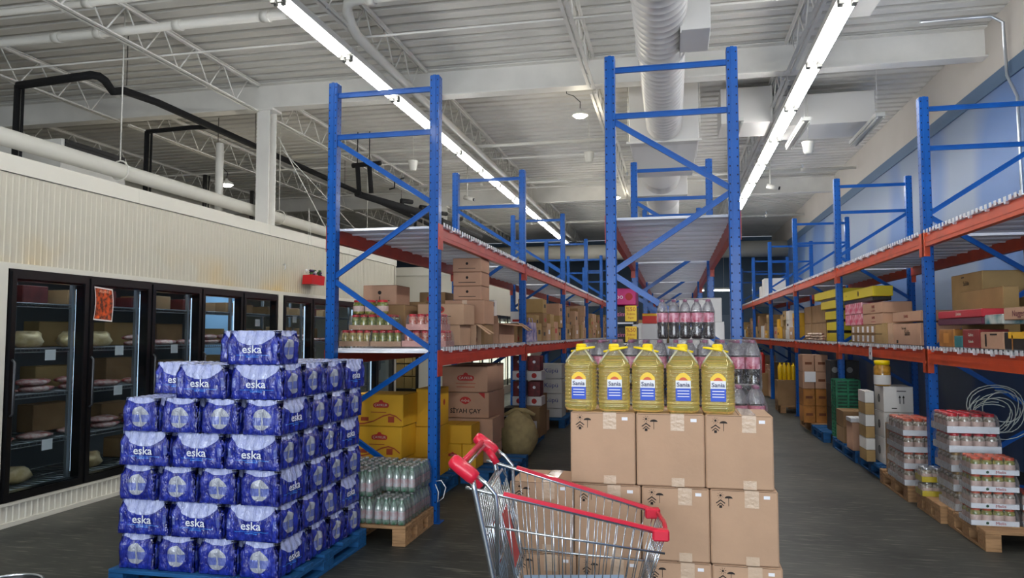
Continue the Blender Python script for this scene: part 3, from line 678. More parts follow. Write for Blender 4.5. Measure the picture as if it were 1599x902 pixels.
# display door row along its right side: each with a pale glowing strip
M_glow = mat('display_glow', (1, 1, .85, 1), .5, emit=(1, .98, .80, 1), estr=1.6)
for i in range(8):
    y = i*.85
    d = MB(); d.box(4.85, 4.88, y+.1, y+.16, .2, 1.95); d.box(4.85, 4.88, y+.16, y+.9, 1.88, 1.95); d = d.build('door', M_frame, c2)
    MB().box(4.80, 4.84, y+.28, y+.80, .35, 1.80).build('lit_shelf_back', M_glow, d)
    MB().box(4.845, 4.85, y+.16, y+.9, .2, 1.88).build('glass_pane', M_dglass, d)
b_ = MB(); b_.box(4.74, 4.79, .1, 9, 0, 2.85); b_.box(4.79, 4.88, .1, 9, 1.95, 2.85); b_.box(4.79, 4.88, .1, 9, 0, .2); b_.build('side_panel', M_cream, c2)

# ================================================================== PALLET RACKS
H_UP = 3.64
def upright_mesh(mirror=False):
    b = MB(); b.cbox(-.04, .04, -.045, .045, 0.006, H_UP, .006)
    # folded lips and grooves
    b.box(-.012, .012, -.049, -.045, .0, H_UP); b.box(-.012, .012, .045, .049, .0, H_UP)
    b.cur = 1; z = .10
    while z < H_UP-.04:
        for x in (-.027, .027):
            for s in (-1, 1): b.disc((x, s*.0456, z), .0055, 'y', 6, -1 if s < 0 else 1, .0075)
        for y in (-.022, .022):
            for s in (-1, 1): b.disc((s*.0406, y, z+.02), .0055, 'x', 6, s, .008)
        z += .066
    return b.mesh('upright', [M_blue, M_hole])
UPM = upright_mesh()
FOOT = MB(); FOOT.box(-.07, .07, -.06, .06, 0, .008); FOOT = FOOT.mesh('foot_plate', M_blue)
def brace_mesh(D, zs): pass
NODES = [3.53, 3.17, 2.565, 1.965, 1.365, .785, .19]
def frame_braces(par, D, y, mirror, mats_cache={}):
    key = (round(D, 3), mirror)
    if key not in mats_cache:
        out = []; a, b_ = .04, D-.04
        def br(x0, z0, x1, z1, nm):
            q = MB(); q.bar((x0, 0, z0), (x1, 0, z1), .022, .042, (0, 0, 1)); q.bar((x0, -.013, z0+.017), (x1, -.013, z1+.017), .006, .006)
            bt = MB()
            for (xx, zz) in ((x0, z0), (x1, z1)): bt.tube([(xx+(.012 if xx < D/2 else -.012)*0, -.030, zz), (xx, -.020, zz)], .011, 6)
            out.append((nm, q.mesh(nm, M_blue), bt.mesh('bolt', M_bolt)))
        L_, R_ = (a, b_) if not mirror else (b_, a)
        br(a, NODES[0], b_, NODES[0], 'horizontal_brace'); br(a, NODES[1], b_, NODES[1], 'horizontal_brace'); br(a, .19, b_, .19, 'horizontal_brace')
        zig = [(L_, NODES[1]-.02), (R_, NODES[2]), (L_, NODES[3]), (R_, NODES[4]), (L_, NODES[5]), (R_, .21)]
        for i in range(5): br(zig[i][0], zig[i][1], zig[i+1][0], zig[i+1][1], 'diagonal_brace')
        mats_cache[key] = out
    for nm, me, bt in mats_cache[key]:
        o = add(nm, me, par, (0, y-.015, 0)); add('bolt', bt, o)
def beam_meshes(P, m):
    h = .115
    b = MB(); L0, L1 = .05, P-.05
    # outer face looks to -x in local space: stepped section
    b.prism([(-.025, L0, 0), (.025, L0, 0), (.025, L0, h), (.0, L0, h), (.0, L0, h-.03), (-.025, L0, h-.03)], (0, L1-L0, 0))
    b.box(-.0275, -.025, L0, L1, h*.28, h*.42)
    c = MB(); c.box(-.030, -.0255, -.046, .075, -.085, h+.012); c.box(-.0255, .02, .047, .055, -.085, h+.012); c.box(-.034, -.030, -.02, -.005, 0.0, .02)
    c2_ = MB(); c2_.box(-.030, -.0255, -.075, .001, -.085, h+.012); c2_.box(-.0255, .02, -.055, -.047, -.085, h+.012)
    return b.mesh('beam', m), c.mesh('beam_connector', m), c2_.mesh('beam_connector', m)
def deck_mesh(P, D):
    b = MB(); y = .06; prof = []
    while y < P-.30: prof += [(y, -.016), (y+.010, .0), (y+.09, .0), (y+.105, .020), (y+.19, .020), (y+.205, 0), (y+.286, 0), (y+.296, -.016)]; y += .312
    n0 = len(b.v)
    for (yy, zz) in prof: b.v += [(.004, yy, zz), (D-.004, yy, zz)]
    for i in range(len(prof)-1): b.face([n0+2*i, n0+2*i+2, n0+2*i+3, n0+2*i+1])
    # ribs' folded ends show as upright ticks along both edges
    for x in (-.003, D):
        y = .06
        while y < P-.06: b.cur = 1; b.box(x, x+.003, y+.034, y+.072, .0, .0338); y += .078
    b.cur = 0
    return b.mesh('deck_panel', [M_galv, M_edge])
def rack(name, lab, X0, D, Y0, nf, P, levels, mirror, m_beam, first_beam=0):
    t = thing(name, lab, 'pallet rack', (X0, Y0, 0))
    bm_, cA, cB = beam_meshes(P, m_beam); dk = deck_mesh(P, D)
    for i in range(nf):
        y = i*P
        for x in (.04, D-.04):
            o = add('upright', UPM, t, (x, y, 0)); add('foot_plate', FOOT, o)
        frame_braces(t, D, y, mirror)
        if i < nf-1:
            for z in levels:
                for side in (0, 1):
                    o = add('beam', bm_, t, (.026 if side == 0 else D-.026, y, z-.117), (0, 0, 0))
                    if side: o.scale = (-1, 1, 1)
                    add('beam_connector', cA, o); add('beam_connector', cB, o, (0, P, 0))
                add('deck_panel', dk, t, (0, y, z))
    return t
PT = 3.605
LV = (1.362, 2.395)
rack('pallet_rack', 'blue pallet rack row on the left with red beams, behind the water stack', -2.84, .985, 5.736, 6, PT, LV, False, M_red)
rack('pallet_rack', 'blue pallet rack row in the middle behind the cartons of oil', -.49, .985, 5.63, 6, PT, LV, False, M_red)
rack('pallet_rack', 'blue pallet rack row on the right with orange beams by the blue wall', 2.198, .985, 7.21-PT, 7, PT, LV, True, M_orange)
SH1, SH2 = 1.396, 2.429      # upper faces of the decks

# ================================================================== GOODS: builders
def px_x(px, py, Y): return U(px, py, Y=Y).x
def px_z(px, py, Y): return U(px, py, Y=Y).z
def FB(label, px0, px1, pt, Y, dep, zb, m=None, h=None, marks=(), tape=None, cat='box', group=None, name='carton', pyb=None, rz=0.0):
    """box whose front face stands at depth Y between two image columns, resting on height zb"""
    pm = (pt + (pyb or pt+30))/2; x0 = px_x(px0, pm, Y); x1 = px_x(px1, pm, Y); z1 = zb+h if h else px_z((px0+px1)/2, pt, Y)
    o = carton(label, (x0+x1)/2, Y+dep/2, zb, x1-x0, dep, z1-zb, m, rz, cat, group, tape, name)
    o['_w'] = x1-x0; w_ = x1-x0; h_ = z1-zb
    for mk in marks: mark(o, w_, dep, h_, *mk)
    del o['_w']
    return o
def mark(o, w_, d_, h_, kind, u, v, s, m, txt=None, face='front', sx=1.0):
    """u,v: relative position on the face; s: size"""
    if face == 'front': loc = (-w_/2+u*w_, -d_/2-.0014, v*h_); rot = (PI/2, 0, 0)
    elif face == 'left': loc = (-w_/2-.0014, d_/2-u*d_, v*h_); rot = (PI/2, 0, -PI/2)
    else: loc = (w_/2+.0014, -d_/2+u*d_, v*h_); rot = (PI/2, 0, PI/2)
    if kind == 'text': text(txt, s, m, o, loc, rot, 'printed_word', sx=sx)
    elif kind == 'rect': 
        q = add('printed_panel', rect(s[0], s[1], m), o, loc, rot)
    elif kind == 'disc': q = add('printed_emblem', disc_(s, m), o, loc, rot)
    elif kind == 'logo':   # rounded emblem with a bump above and a word inside
        q = add('printed_emblem', logo_(s, m), o, loc, rot)
        text(txt, s*.52, M_cream, q, (0, 0, .0008), (0, 0, 0), 'printed_word', sx=sx)
RC = {}
def rect(a, b, m):
    k = ('r', a, b, m.name)
    if k not in RC: RC[k] = MB().poly([(-a/2, -b/2, 0), (a/2, -b/2, 0), (a/2, b/2, 0), (-a/2, b/2, 0)]).mesh('printed_panel', m)
    return RC[k]
def disc_(r, m):
    k = ('d', r, m.name)
    if k not in RC: RC[k] = MB().poly([(r*math.cos(2*PI*i/18), r*math.sin(2*PI*i/18), 0) for i in range(18)]).mesh('printed_emblem', m)
    return RC[k]
def logo_(s, m):
    k = ('l', s, m.name)
    if k not in RC:
        pts = []; W = s*1.25; H = s*.36
        for cx, a0 in ((W-H, -PI/2), (-(W-H), PI/2)):
            for i in range(7): a = a0+PI*i/6; pts.append((cx+H*math.cos(a), H*math.sin(a), 0))
            if a0 < 0:
                for i in range(9): a = PI*i/8; pts.append((s*.34*math.cos(a), H+s*.12+s*.30*math.sin(a), 0))
        RC[k] = MB().poly(pts).mesh('printed_emblem', m)
    return RC[k]
def fan_(s, m):
    k = ('f', s, m.name)
    if k not in RC:
        pts = [(s*math.cos(PI*i/12)*(1+.06*(i % 2)), s*.75*math.sin(PI*i/12), 0) for i in range(13)]+[(-s*.6, -s*.35, 0), (0, -s*.62, 0), (s*.6, -s*.35, 0)]
        RC[k] = MB().poly(pts).mesh('printed_emblem', m)
    return RC[k]

# wooden pallet -------------------------------------------------------
PALC = {}
def pallet(label, x0, x1, y0, y1, m=M_wood, h=.14, group=None):
    t = thing('pallet', label, 'pallet', ((x0+x1)/2, (y0+y1)/2, 0), 0, group); W = x1-x0; D = y1-y0
    n = 5
    for i in range(n):
        yy = -D/2 + i*(D-.12)/(n-1); MB().cbox(-W/2, W/2, yy, yy+.12, h-.022, h, .003).build('deck_board', m, t)
    for sx in (-1, 0, 1):
        for sy in (-1, 0, 1):
            cx = sx*(W/2-.05); cy = sy*(D/2-.07); MB().cbox(cx-.05, cx+.05, cy-.07, cy+.07, .02, h-.044, .003).build('block', m, t)
        MB().cbox(sx*(W/2-.05)-.05, sx*(W/2-.05)+.05, -D/2, D/2, 0, .02, .002).build('base_board', m, t)
        MB().cbox(sx*(W/2-.05)-.05, sx*(W/2-.05)+.05, -D/2, D/2, h-.044, h-.022, .002).build('stringer', m, t)
    return t

# jars ----------------------------------------------------------------
M_lidred = mat('jar_lid_red', rgb(196, 34, 48), .35, coat=.3)
M_lidor = mat('jar_lid_orange', rgb(206, 90, 60), .35, coat=.3)
M_lidgold = mat('jar_lid_gold', rgb(196, 160, 110), .3, metal=.5)
M_pickle = mat('pickle_jar', rgb(84, 104, 44), .15, noise=.6, scale=40, col2=rgb(168, 160, 90), coat=.8)
M_tomat = mat('tomato_jar', rgb(176, 60, 44), .15, noise=.6, scale=40, col2=rgb(226, 190, 170), coat=.8)
M_mixj = mat('mixed_jar', rgb(126, 112, 90), .15, noise=.7, scale=50, col2=rgb(214, 210, 200), coat=.8)
M_beige = mat('pale_jar', rgb(214, 190, 130), .15, noise=.5, scale=40, col2=rgb(120, 120, 50), coat=.8)
M_traywhite = mat('white_tray', rgb(226, 228, 232), .55)
M_paper = mat('jar_paper_label', rgb(216, 190, 180), .5, noise=.3, scale=20)
JC = {}
def jar_meshes(r, h, cm, lm):
    k = (r, h, cm.name, lm.name)
    if k not in JC:
        b = MB().lathe([(r*.86, 0), (r*.97, .006), (r, .015), (r, h*.66), (r*.93, h*.76), (r*.80, h*.83), (r*.80, h*.86)], 12).mesh('jar', cm)
        l = MB().lathe([(r*.86, h*.84), (r*.88, h*.86), (r*.88, h*.97), (r*.80, h)], 12).mesh('lid', lm)
        p = MB().lathe([(r*1.012, h*.2), (r*1.012, h*.58)], 12, caps=False).mesh('paper_label', M_paper)
        JC[k] = (b, l, p)
    return JC[k]
def jar_tray(label, x, y, z, nx, ny, r, h, tray_h, tm, cm, lm, film=True, word=None, rz=0.0, group=None, hi=True, paper=True):
    """tray of nx*ny jars; x,y: middle"""
    W = nx*2*r+.016; D = ny*2*r+.016
    t = thing('jar_tray', label, 'tray of jars', (x, y, z), rz, group)
    b = MB(); b.box(-W/2, W/2, -D/2, D/2, 0, .004)
    b.box(-W/2, W/2, -D/2, -D/2+.004, .004, tray_h); b.box(-W/2, W/2, D/2-.004, D/2, .004, tray_h); b.box(-W/2, -W/2+.004, -D/2+.004, D/2-.004, .004, tray_h); b.box(W/2-.004, W/2, -D/2+.004, D/2-.004, .004, tray_h)
    b.build('tray', tm, t)
    if word:
        text(word, tray_h*.8, M_redink, t, (W*.12, -D/2-.001, tray_h*.5), name='printed_word', sx=1.15)
        add('printed_emblem', disc_(round(tray_h*.28, 3), mat('dark_green_ink', rgb(40, 80, 50), .6)), t, (-W*.16, -D/2-.0012, tray_h*.5), (PI/2, 0, 0))
    jb, jl, jp = jar_meshes(r, h, cm, lm)
    for i in range(nx):
        for j in range(ny):
            if not (j == 0 or i == 0 or i == nx-1 or j == ny-1): pass
            o = add('jar', jb, t, (-W/2+.008+r+i*2*r, -D/2+.008+r+j*2*r, .005)); add('lid', jl, o)
            if paper and hi: add('paper_label', jp, o)
    if film:
        f = MB(); n = 10; H = h+.0015; e = .002
        def ringp(z_, k): return [(-W/2-e+k, -D/2-e+k), (W/2+e-k, -D/2-e+k), (W/2+e-k, D/2+e-k), (-W/2-e+k, D/2+e-k)]
        lv = [(0.001, 0), (tray_h, 0), (h*.7, .003), (H*.96, .012), (H, .022)]
        for z_, k in lv: f.v += [(a, c, z_) for a, c in ringp(z_, k)]
        for q in range(len(lv)-1):
            for c in range(4): f.face([q*4+c, q*4+(c+1) % 4, q*4+4+(c+1) % 4, q*4+4+c])
        b0 = (len(lv)-1)*4; f.face([b0, b0+1, b0+2, b0+3])
        f.build('shrink_wrap', M_film, t)
    return t

# bottled water packs ---------------------------------------------------
def pack_mat():
    m = bpy.data.materials.new('printed_blue_film'); m.use_nodes = True; nt = m.node_tree; N = nt.nodes; L = nt.links; b = N['Principled BSDF']
    tc = N.new('ShaderNodeTexCoord'); sp = N.new('ShaderNodeSeparateXYZ'); L.new(tc.outputs['Object'], sp.inputs[0])
    ge = N.new('ShaderNodeNewGeometry'); vt = N.new('ShaderNodeVectorTransform'); vt.vector_type = 'NORMAL'; vt.convert_from = 'WORLD'; vt.convert_to = 'OBJECT'
    def M(op, a, b_=None, clamp=False):
        n = N.new('ShaderNodeMath'); n.operation = op; n.use_clamp = clamp
        for i, v in enumerate((a, b_)):
            if v is None: continue
            if isinstance(v, (int, float)): n.inputs[i].default_value = v
            else: L.new(v, n.inputs[i])
        return n.outputs[0]
    X, Y, Z = sp.outputs
    ax = M('ABSOLUTE', X); ay = M('ABSOLUTE', Y)
    # long side when y is nearly at the edge of the pack
    long_ = M('GREATER_THAN', M('SUBTRACT', ay, ax), -.047)
    # white dip at the top centre of the long side
    dip = M('MULTIPLY', M('SUBTRACT', 1.0, M('POWER', M('DIVIDE', ax, .145), 2.6), True), .070)
    w_long = M('MULTIPLY', long_, M('GREATER_THAN', Z, M('SUBTRACT', .185, dip)))
    top = M('GREATER_THAN', Z, .182)
    dshort = M('MULTIPLY', M('SUBTRACT', 1.0, M('POWER', M('DIVIDE', ay, .10), 2.0), True), .022)
    w_short = M('MULTIPLY', M('SUBTRACT', 1.0, long_), M('GREATER_THAN', Z, M('SUBTRACT', .186, dshort)))
    white = M('MAXIMUM', M('MAXIMUM', w_long, w_short), M('GREATER_THAN', Z, .1835))
    # clear round window in the short side
    r2 = M('SQRT', M('ADD', M('POWER', Y, 2.0), M('POWER', M('SUBTRACT', Z, .088), 2.0)))
    win = M('MULTIPLY', M('SUBTRACT', 1.0, long_), M('LESS_THAN', r2, .060))
    nz = N.new('ShaderNodeTexNoise'); nz.inputs['Scale'].default_value = 26; nz.inputs['Detail'].default_value = 3; L.new(tc.outputs['Object'], nz.inputs['Vector'])
    def mix(f, a, c):
        n = N.new('ShaderNodeMix'); n.data_type = 'RGBA'
        if isinstance(f, (int, float)): n.inputs['Factor'].default_value = f
        else: L.new(f, n.inputs['Factor'])
        for s, v in (('A', a), ('B', c)):
            if isinstance(v, tuple): n.inputs[s].default_value = v
            else: L.new(v, n.inputs[s])
        return n.outputs['Result']
    rr = N.new('ShaderNodeValToRGB'); rr.color_ramp.elements[0].position = .35; rr.color_ramp.elements[1].position = .7
    rr.color_ramp.elements[0].color = rgb(14, 26, 122); rr.color_ramp.elements[1].color = rgb(44, 62, 178); L.new(nz.outputs['Fac'], rr.inputs[0])
    # thin light blue rule under the name
    rule = M('MULTIPLY', long_, M('MULTIPLY', M('LESS_THAN', M('ABSOLUTE', M('SUBTRACT', Z, .055)), .0018), M('LESS_THAN', ax, .11)))
    rule2 = M('MULTIPLY', long_, M('MULTIPLY', M('LESS_THAN', M('ABSOLUTE', M('SUBTRACT', Z, .045)), .003), M('LESS_THAN', ax, .04)))
    rule = M('MAXIMUM', rule, rule2)
    # data block near the right-hand end
    code = M('MULTIPLY', long_, M('MULTIPLY', M('LESS_THAN', M('ABSOLUTE', M('SUBTRACT', ax, .148)), .010), M('MULTIPLY', M('LESS_THAN', M('ABSOLUTE', M('SUBTRACT', Z, .095)), .026), M('GREATER_THAN', M('SINE', M('MULTIPLY', Z, 900.0)), -.2))))
    # bottle labels showing inside the window
    lab = M('MULTIPLY', M('LESS_THAN', M('ABSOLUTE', M('SUBTRACT', Z, .078)), .022), M('GREATER_THAN', M('ABSOLUTE', Y), .006))
    clear = mix(nz.outputs['Fac'], rgb(86, 96, 130), rgb(214, 218, 224)); winc = mix(M('MULTIPLY', lab, .7), clear, rgb(40, 74, 190))
    whitec = mix(nz.outputs['Fac'], rgb(140, 152, 216), rgb(204, 212, 240))
    c = mix(rule, rr.outputs[0], rgb(60, 130, 226)); c = mix(M('MULTIPLY', code, .55), c, rgb(150, 170, 226)); c = mix(white, c, whitec); c = mix(win, c, winc)
    L.new(c, b.inputs['Base Color']); b.inputs['Roughness'].default_value = .18; b.inputs['Coat Weight'].default_value = .9; b.inputs['Coat Roughness'].default_value = .06
    # crinkled film
    mp = N.new('ShaderNodeMapping'); mp.inputs['Scale'].default_value = (1, 1, .35); mp.inputs['Rotation'].default_value = (.2, .15, 0); L.new(tc.outputs['Object'], mp.inputs['Vector'])
    n2 = N.new('ShaderNodeTexNoise'); n2.inputs['Scale'].default_value = 34; n2.inputs['Detail'].default_value = 3; n2.inputs['Distortion'].default_value = 2.2; L.new(mp.outputs[0], n2.inputs['Vector'])
    bp = N.new('ShaderNodeBump'); bp.inputs['Strength'].default_value = .85; bp.inputs['Distance'].default_value = .013; L.new(n2.outputs['Fac'], bp.inputs['Height']); L.new(bp.outputs[0], b.inputs['Normal']); L.new(bp.outputs[0], b.inputs['Coat Normal'])
    return m
M_pack = pack_mat()
PW, PD, PH = .358, .260, .2005
def pack_mesh(seed):
    r = random.Random(seed); b = MB(); nx, ny = 6, 4; rx, ry = PW/2/nx, PD/2/ny
    # perimeter with one bulge per bottle
    per = []
    K = 6
    for i in range(nx):
        for k in range(K): per.append((-PW/2+(i+(k+.5)/K)*2*rx, -PD/2, 0, -1, math.sin(PI*(k+.5)/K)))
    for i in range(ny):
        for k in range(K): per.append((PW/2, -PD/2+(i+(k+.5)/K)*2*ry, 1, 0, math.sin(PI*(k+.5)/K)))
    for i in range(nx):
        for k in range(K): per.append((PW/2-(i+(k+.5)/K)*2*rx, PD/2, 0, 1, math.sin(PI*(k+.5)/K)))
    for i in range(ny):
        for k in range(K): per.append((-PW/2, PD/2-(i+(k+.5)/K)*2*ry, -1, 0, math.sin(PI*(k+.5)/K)))
    n = len(per)
    levels = [(.0, -.010, .4), (.006, -.004, .7), (.03, .0, 1), (.055, -.001, .9), (.075, 0, 1), (.10, -.001, .9), (.125, .0, 1), (.145, -.003, 1), (.16, -.008, 1), (.175, -.015, .9), (.188, -.020, .7), (.197, -.024, .5)]
    tw = [r.uniform(-.003, .003) for _ in range(8)]
    for li, (z, off, s) in enumerate(levels):
        for (x, y, nx_, ny_, bu) in per:
            o = off - .013*s*(1-bu) + .0025*math.sin(x*40+tw[0]*900+z*30)+.002*math.sin(y*55+z*60+tw[1]*900)
            cx = max(-1, min(1, x/(PW/2))); cy = max(-1, min(1, y/(PD/2)))
            rc = -.010*(abs(cx)**8)*(abs(cy)**8)
            b.v.append((x+nx_*(o+rc)+(-x*.02 if z > .15 else 0), y+ny_*(o+rc)+(-y*.02 if z > .15 else 0), z))
    for q in range(len(levels)-1):
        for k in range(n): b.face([q*n+k, q*n+(k+1) % n, (q+1)*n+(k+1) % n, (q+1)*n+k], True)
    # top skin with a bump over each cap
    gx, gy = 24, 16; base = len(b.v)
    for j in range(gy+1):
        for i in range(gx+1):
            u = i/gx; v = j/gy; x = -PW/2+.03+u*(PW-.06); y = -PD/2+.03+v*(PD-.06)
            bx = abs(math.sin(PI*nx*(x+PW/2)/PW)); by = abs(math.sin(PI*ny*(y+PD/2)/PD))
            b.v.append((x, y, .1935+.007*(bx*by)**.7 + r.uniform(-.0006, .0006)))
    for j in range(gy):
        for i in range(gx): b.face([base+j*(gx+1)+i, base+j*(gx+1)+i+1, base+(j+1)*(gx+1)+i+1, base+(j+1)*(gx+1)+i], True)
    last = (len(levels)-1)*n
    # border between the ring and the top skin
    rim = [base+i for i in range(gx+1)]+[base+j*(gx+1)+gx for j in range(1, gy+1)]+[base+gy*(gx+1)+i for i in range(gx-1, -1, -1)]+[base+j*(gx+1) for j in range(gy-1, 0, -1)]
    def near(vi, lst):
        a = b.v[vi]; return min(range(len(lst)), key=lambda q: (b.v[lst[q]][0]-a[0])**2+(b.v[lst[q]][1]-a[1])**2)
    for k in range(n):
        i0 = near(last+k, rim); i1 = near(last+(k+1) % n, rim)
        if i0 == i1: b.face([last+k, last+(k+1) % n, rim[i0]], True)
        else:
            seq = [rim[i0]]; q = i0; c = 0
            while q != i1 and c < 6: q = (q+1) % len(rim); seq.append(rim[q]); c += 1
            b.face([last+k, last+(k+1) % n]+seq[::-1], True) if c < 6 else None
    b.face([k for k in range(n)][::-1])
    return b.mesh('water_pack', M_pack)
PMS = [pack_mesh(s) for s in range(4)]
M_logo = mat('white_print', rgb(236, 240, 250), .4)
def tick_mesh():
    b = MB()
    for k, (x, z) in enumerate(((0, 0), (.006, .006), (-.006, .006))): b.poly([(x-.004, 0, z-.01), (x+.004, 0, z-.01), (x+.002, 0, z+.014)])
    return b.mesh('printed_emblem', M_pack)
pk_n = 0
def water_pack(label, x, y, z, rz):
    global pk_n; pk_n += 1
    o = add('water_pack', PMS[pk_n % 4], None, (x, y, z), (0, 0, rz+rnd.uniform(-.012, .012)+(PI if pk_n % 3 == 0 else 0))); tag(o, label, 'water pack', 'blue packs of bottled water'); o.scale = (.982, .982, 1)
    for s in (-1, 1): text('eska', .066, M_logo, o, (s*.0, s*(PD/2+.0026), .088), (PI/2, 0, 0 if s < 0 else PI), 'printed_name', sx=1.12, bold=.0006)
    return o
def water_stack():
    xr, yf, zb = -2.19, 3.86, .12; W = 3*PW
    L_ = [None, 'top', 'second', 'third', 'fourth', 'fifth', 'sixth', 'bottom']
    sidew = ('left', 'middle', 'right'); four = ('far left', 'inner left', 'inner right', 'far right')
    for lay in range(3, 8):
        z = zb+(7-lay)*.201; j = rnd.uniform(-.008, .008)
        if lay % 2 == 1:   # short sides to the front row
            for i in range(4):
                x = xr-W+ (i+.5)*(W/4)+j; water_pack('blue bottled water pack end-on in front, %s layer from the top, %s' % (L_[lay] if lay < 7 else 'bottom', four[i]), x, yf+PW/2, z, PI/2)
            for rr_ in range(3):
                for i in range(3): water_pack('blue bottled water pack, %s layer of the stack, row %s behind the front, %s' % (L_[lay], ('just', 'second', 'last')[rr_], sidew[i]), xr-W+(i+.5)*PW+j, yf+PW+.002+(rr_+.5)*(PD+.002), z, 0)
        else:
            for rr_ in range(3):
                for i in range(3): water_pack('blue bottled water pack, name facing out, %s layer, %s, %s' % (L_[lay], ('front row', 'second row', 'third row')[rr_], sidew[i]), xr-W+(i+.5)*PW+j, yf+(rr_+.5)*(PD+.002), z, 0)
            for i in range(4): water_pack('blue bottled water pack end-on in back row, %s layer, %s' % (L_[lay], four[i]), xr-W+(i+.5)*(W/4)+j, yf+3*(PD+.002)+PW/2+.002, z, PI/2)
    z = zb+5*.201
    # second layer: two in front, one set back on the left, more behind
    for x, y, rz, s in ((xr-.5*PW, yf+.02+PD/2, 0, 'front right'), (xr-1.52*PW, yf+.02+PD/2, 0, 'front left'), (xr-.5*PW-.01, yf+.02+1.55*PD, 0, 'right, second from front'), (xr-1.5*PW-.015, yf+.03+1.6*PD, 0, 'middle, second from front'), (xr-2.55*PW, yf+.02+1.6*PD, 0, 'left, set back'), (xr-.5*PW, yf+.02+2.6*PD, 0, 'right, third from front'), (xr-1.5*PW, yf+.02+2.64*PD, 0, 'middle, third from front'), (xr-PD/2, yf+3*PD+.06+PW/2, PI/2, 'back right corner'), (xr-1.52*PD, yf+3*PD+.06+PW/2, PI/2, 'back row beside the corner')):
        water_pack('blue bottled water pack in second layer from the top, %s' % s, x, y, z, rz)
    z = zb+6*.201
    water_pack('blue bottled water pack on the very top of the stack, front one', -2.41, yf+.04+PD/2, z, .0)
    water_pack('blue bottled water pack on the very top, half hidden behind the front one', -2.66, yf+.06+1.6*PD, z, .0)
    pallet('blue wooden pallet under the stack of bottled water packs', xr-W-.02, xr+.03, yf-.02, yf+1.16, M_bluewood, .118)
water_stack()

# ------------------------------------------------------------------ mineral water bottles on the pallet beside the cooler-side upright
M_min = mat('mineral_bottle', rgb(196, 204, 200), .12, noise=.6, scale=14, col2=rgb(60, 124, 86), coat=.9, metal=.2)
M_minlab = mat('mineral_label', rgb(206, 210, 212), .35, noise=.6, scale=26, col2=rgb(204, 150, 152), metal=.2)
M_crown = mat('crown_cap', rgb(206, 208, 206), .3, metal=.8)
mb_ = MB().lathe([(.026, 0), (.029, .008), (.029, .105), (.022, .135), (.012, .160), (.0115, .178)], 10).mesh('bottle', M_min)
ml_ = MB().lathe([(.0297, .035), (.0297, .095)], 10, caps=False).mesh('bottle_label', M_minlab)
mc_ = MB().lathe([(.014, .176), (.0145, .180), (.012, .187)], 8).mesh('crown_cap', M_crown)
def mineral_pack(label, x, y, z, nx=4, ny=3, full=True):
    t = thing('mineral_water_pack', label, 'bottle pack', (x, y, z), rnd.uniform(-.02, .02), 'packs of small mineral water bottles')
    for i in range(nx):
        for j in range(ny):
            o = add('bottle', mb_, t, ((i-(nx-1)/2)*.0595, (j-(ny-1)/2)*.0595, 0)); add('bottle_label', ml_, o); add('crown_cap', mc_, o)
    W, D, H = nx*.0595+.006, ny*.0595+.006, .189; f = MB(); lv = [(0.001, .003), (.01, 0), (.12, 0), (.165, .012), (H, .022)]
    for z_, k in lv: f.v += [(a*(W/2-k), c*(D/2-k), z_) for a, c in ((-1, -1), (1, -1), (1, 1), (-1, 1))]
    for q in range(4):
        for c in range(4): f.face([q*4+c, q*4+(c+1) % 4, q*4+4+(c+1) % 4, q*4+4+c])
    f.face([16, 17, 18, 19]); f.build('shrink_wrap', M_film, t)
    return t
pallet('bare wooden pallet holding mineral water bottles at the foot of the cooler-side rack', -2.74, -1.87, 5.03, 5.665)
for lay in (0, 1):
    for i in range(3):
        for j in range(3):
            if lay == 1 and ((i == 0 and j < 1)): continue
            zz = .141+lay*.191+(.0)
            xx = -2.005-i*.250; yy = 5.14+j*.205
            pass
            mineral_pack('mineral water bottle pack, %s layer, %s column from the upright, %s from the front' % (('lower', 'upper')[lay], ORD[i], ORD[j]), xx, yy, zz)

# ------------------------------------------------------------------ yellow and brown tea cartons under the cooler-side rack
M_ycurve = mat('brown_red_ink', rgb(170, 70, 40), .6)
def tea_marks(kraft=False):
    if kraft: return [('logo', .52, .55, .075, M_redink, 'ÇAYKUR', 'front', 1.0), ('rect', .52, .34, (.22, .006), M_ycurve), ('rect', .52, .20, (.20, .008), M_ycurve)]
    return [('logo', .55, .66, .062, M_redink, 'ÇAYKUR', 'front', 1.0), ('rect', .5, .44, (.15, .006), M_ycurve), ('rect', .22, .22, (.075, .035), M_ycurve), ('rect', .76, .22, (.06, .055), M_ycurve)]
def swoosh(o, w_, d_, h_):
    b = MB(); pts = [(-.5, .04), (-.3, .06), (-.1, .14), (.1, .30), (.25, .36), (.38, .30), (.5, .16)]
    lo = [(u*w_*.97, v*h_) for u, v in pts]; 
    for i in range(len(lo)-1): b.poly([(lo[i][0], 0, lo[i][1]), (lo[i+1][0], 0, lo[i+1][1]), (lo[i+1][0], 0, lo[i+1][1]+.012), (lo[i][0], 0, lo[i][1]+.012)])
    b.build('printed_curve', M_ycurve, o, (0, -d_/2-.0012, 0))
Yt = 6.36; pallet('dark wooden pallet under the yellow tea cartons behind the bottles', -2.75, -2.12, 6.2, 7.2, M_bluewood)
for k in range(3):
    zb = (.141, .375, .665)[k]; hh = (.232, .288, .288)[k]
    o = FB('yellow tea carton with red oval logo, %s of the front stack' % ('bottom', 'middle', 'top')[k], 553+2*k, 628+2*k, 0, Yt, .38, zb, M_yellow, hh, tea_marks() if k else (), pyb=690, group='yellow tea cartons', name='tea_carton'); 
    if k: swoosh(o, .46, .38, .288)
o = FB('yellow tea carton standing on end behind the front stack', 652, 684, 0, 6.76, .38, .62, M_yellow, .36, [('disc', .6, .6, .03, M_redink, None, 'right')], pyb=650, group='yellow tea cartons', name='tea_carton')
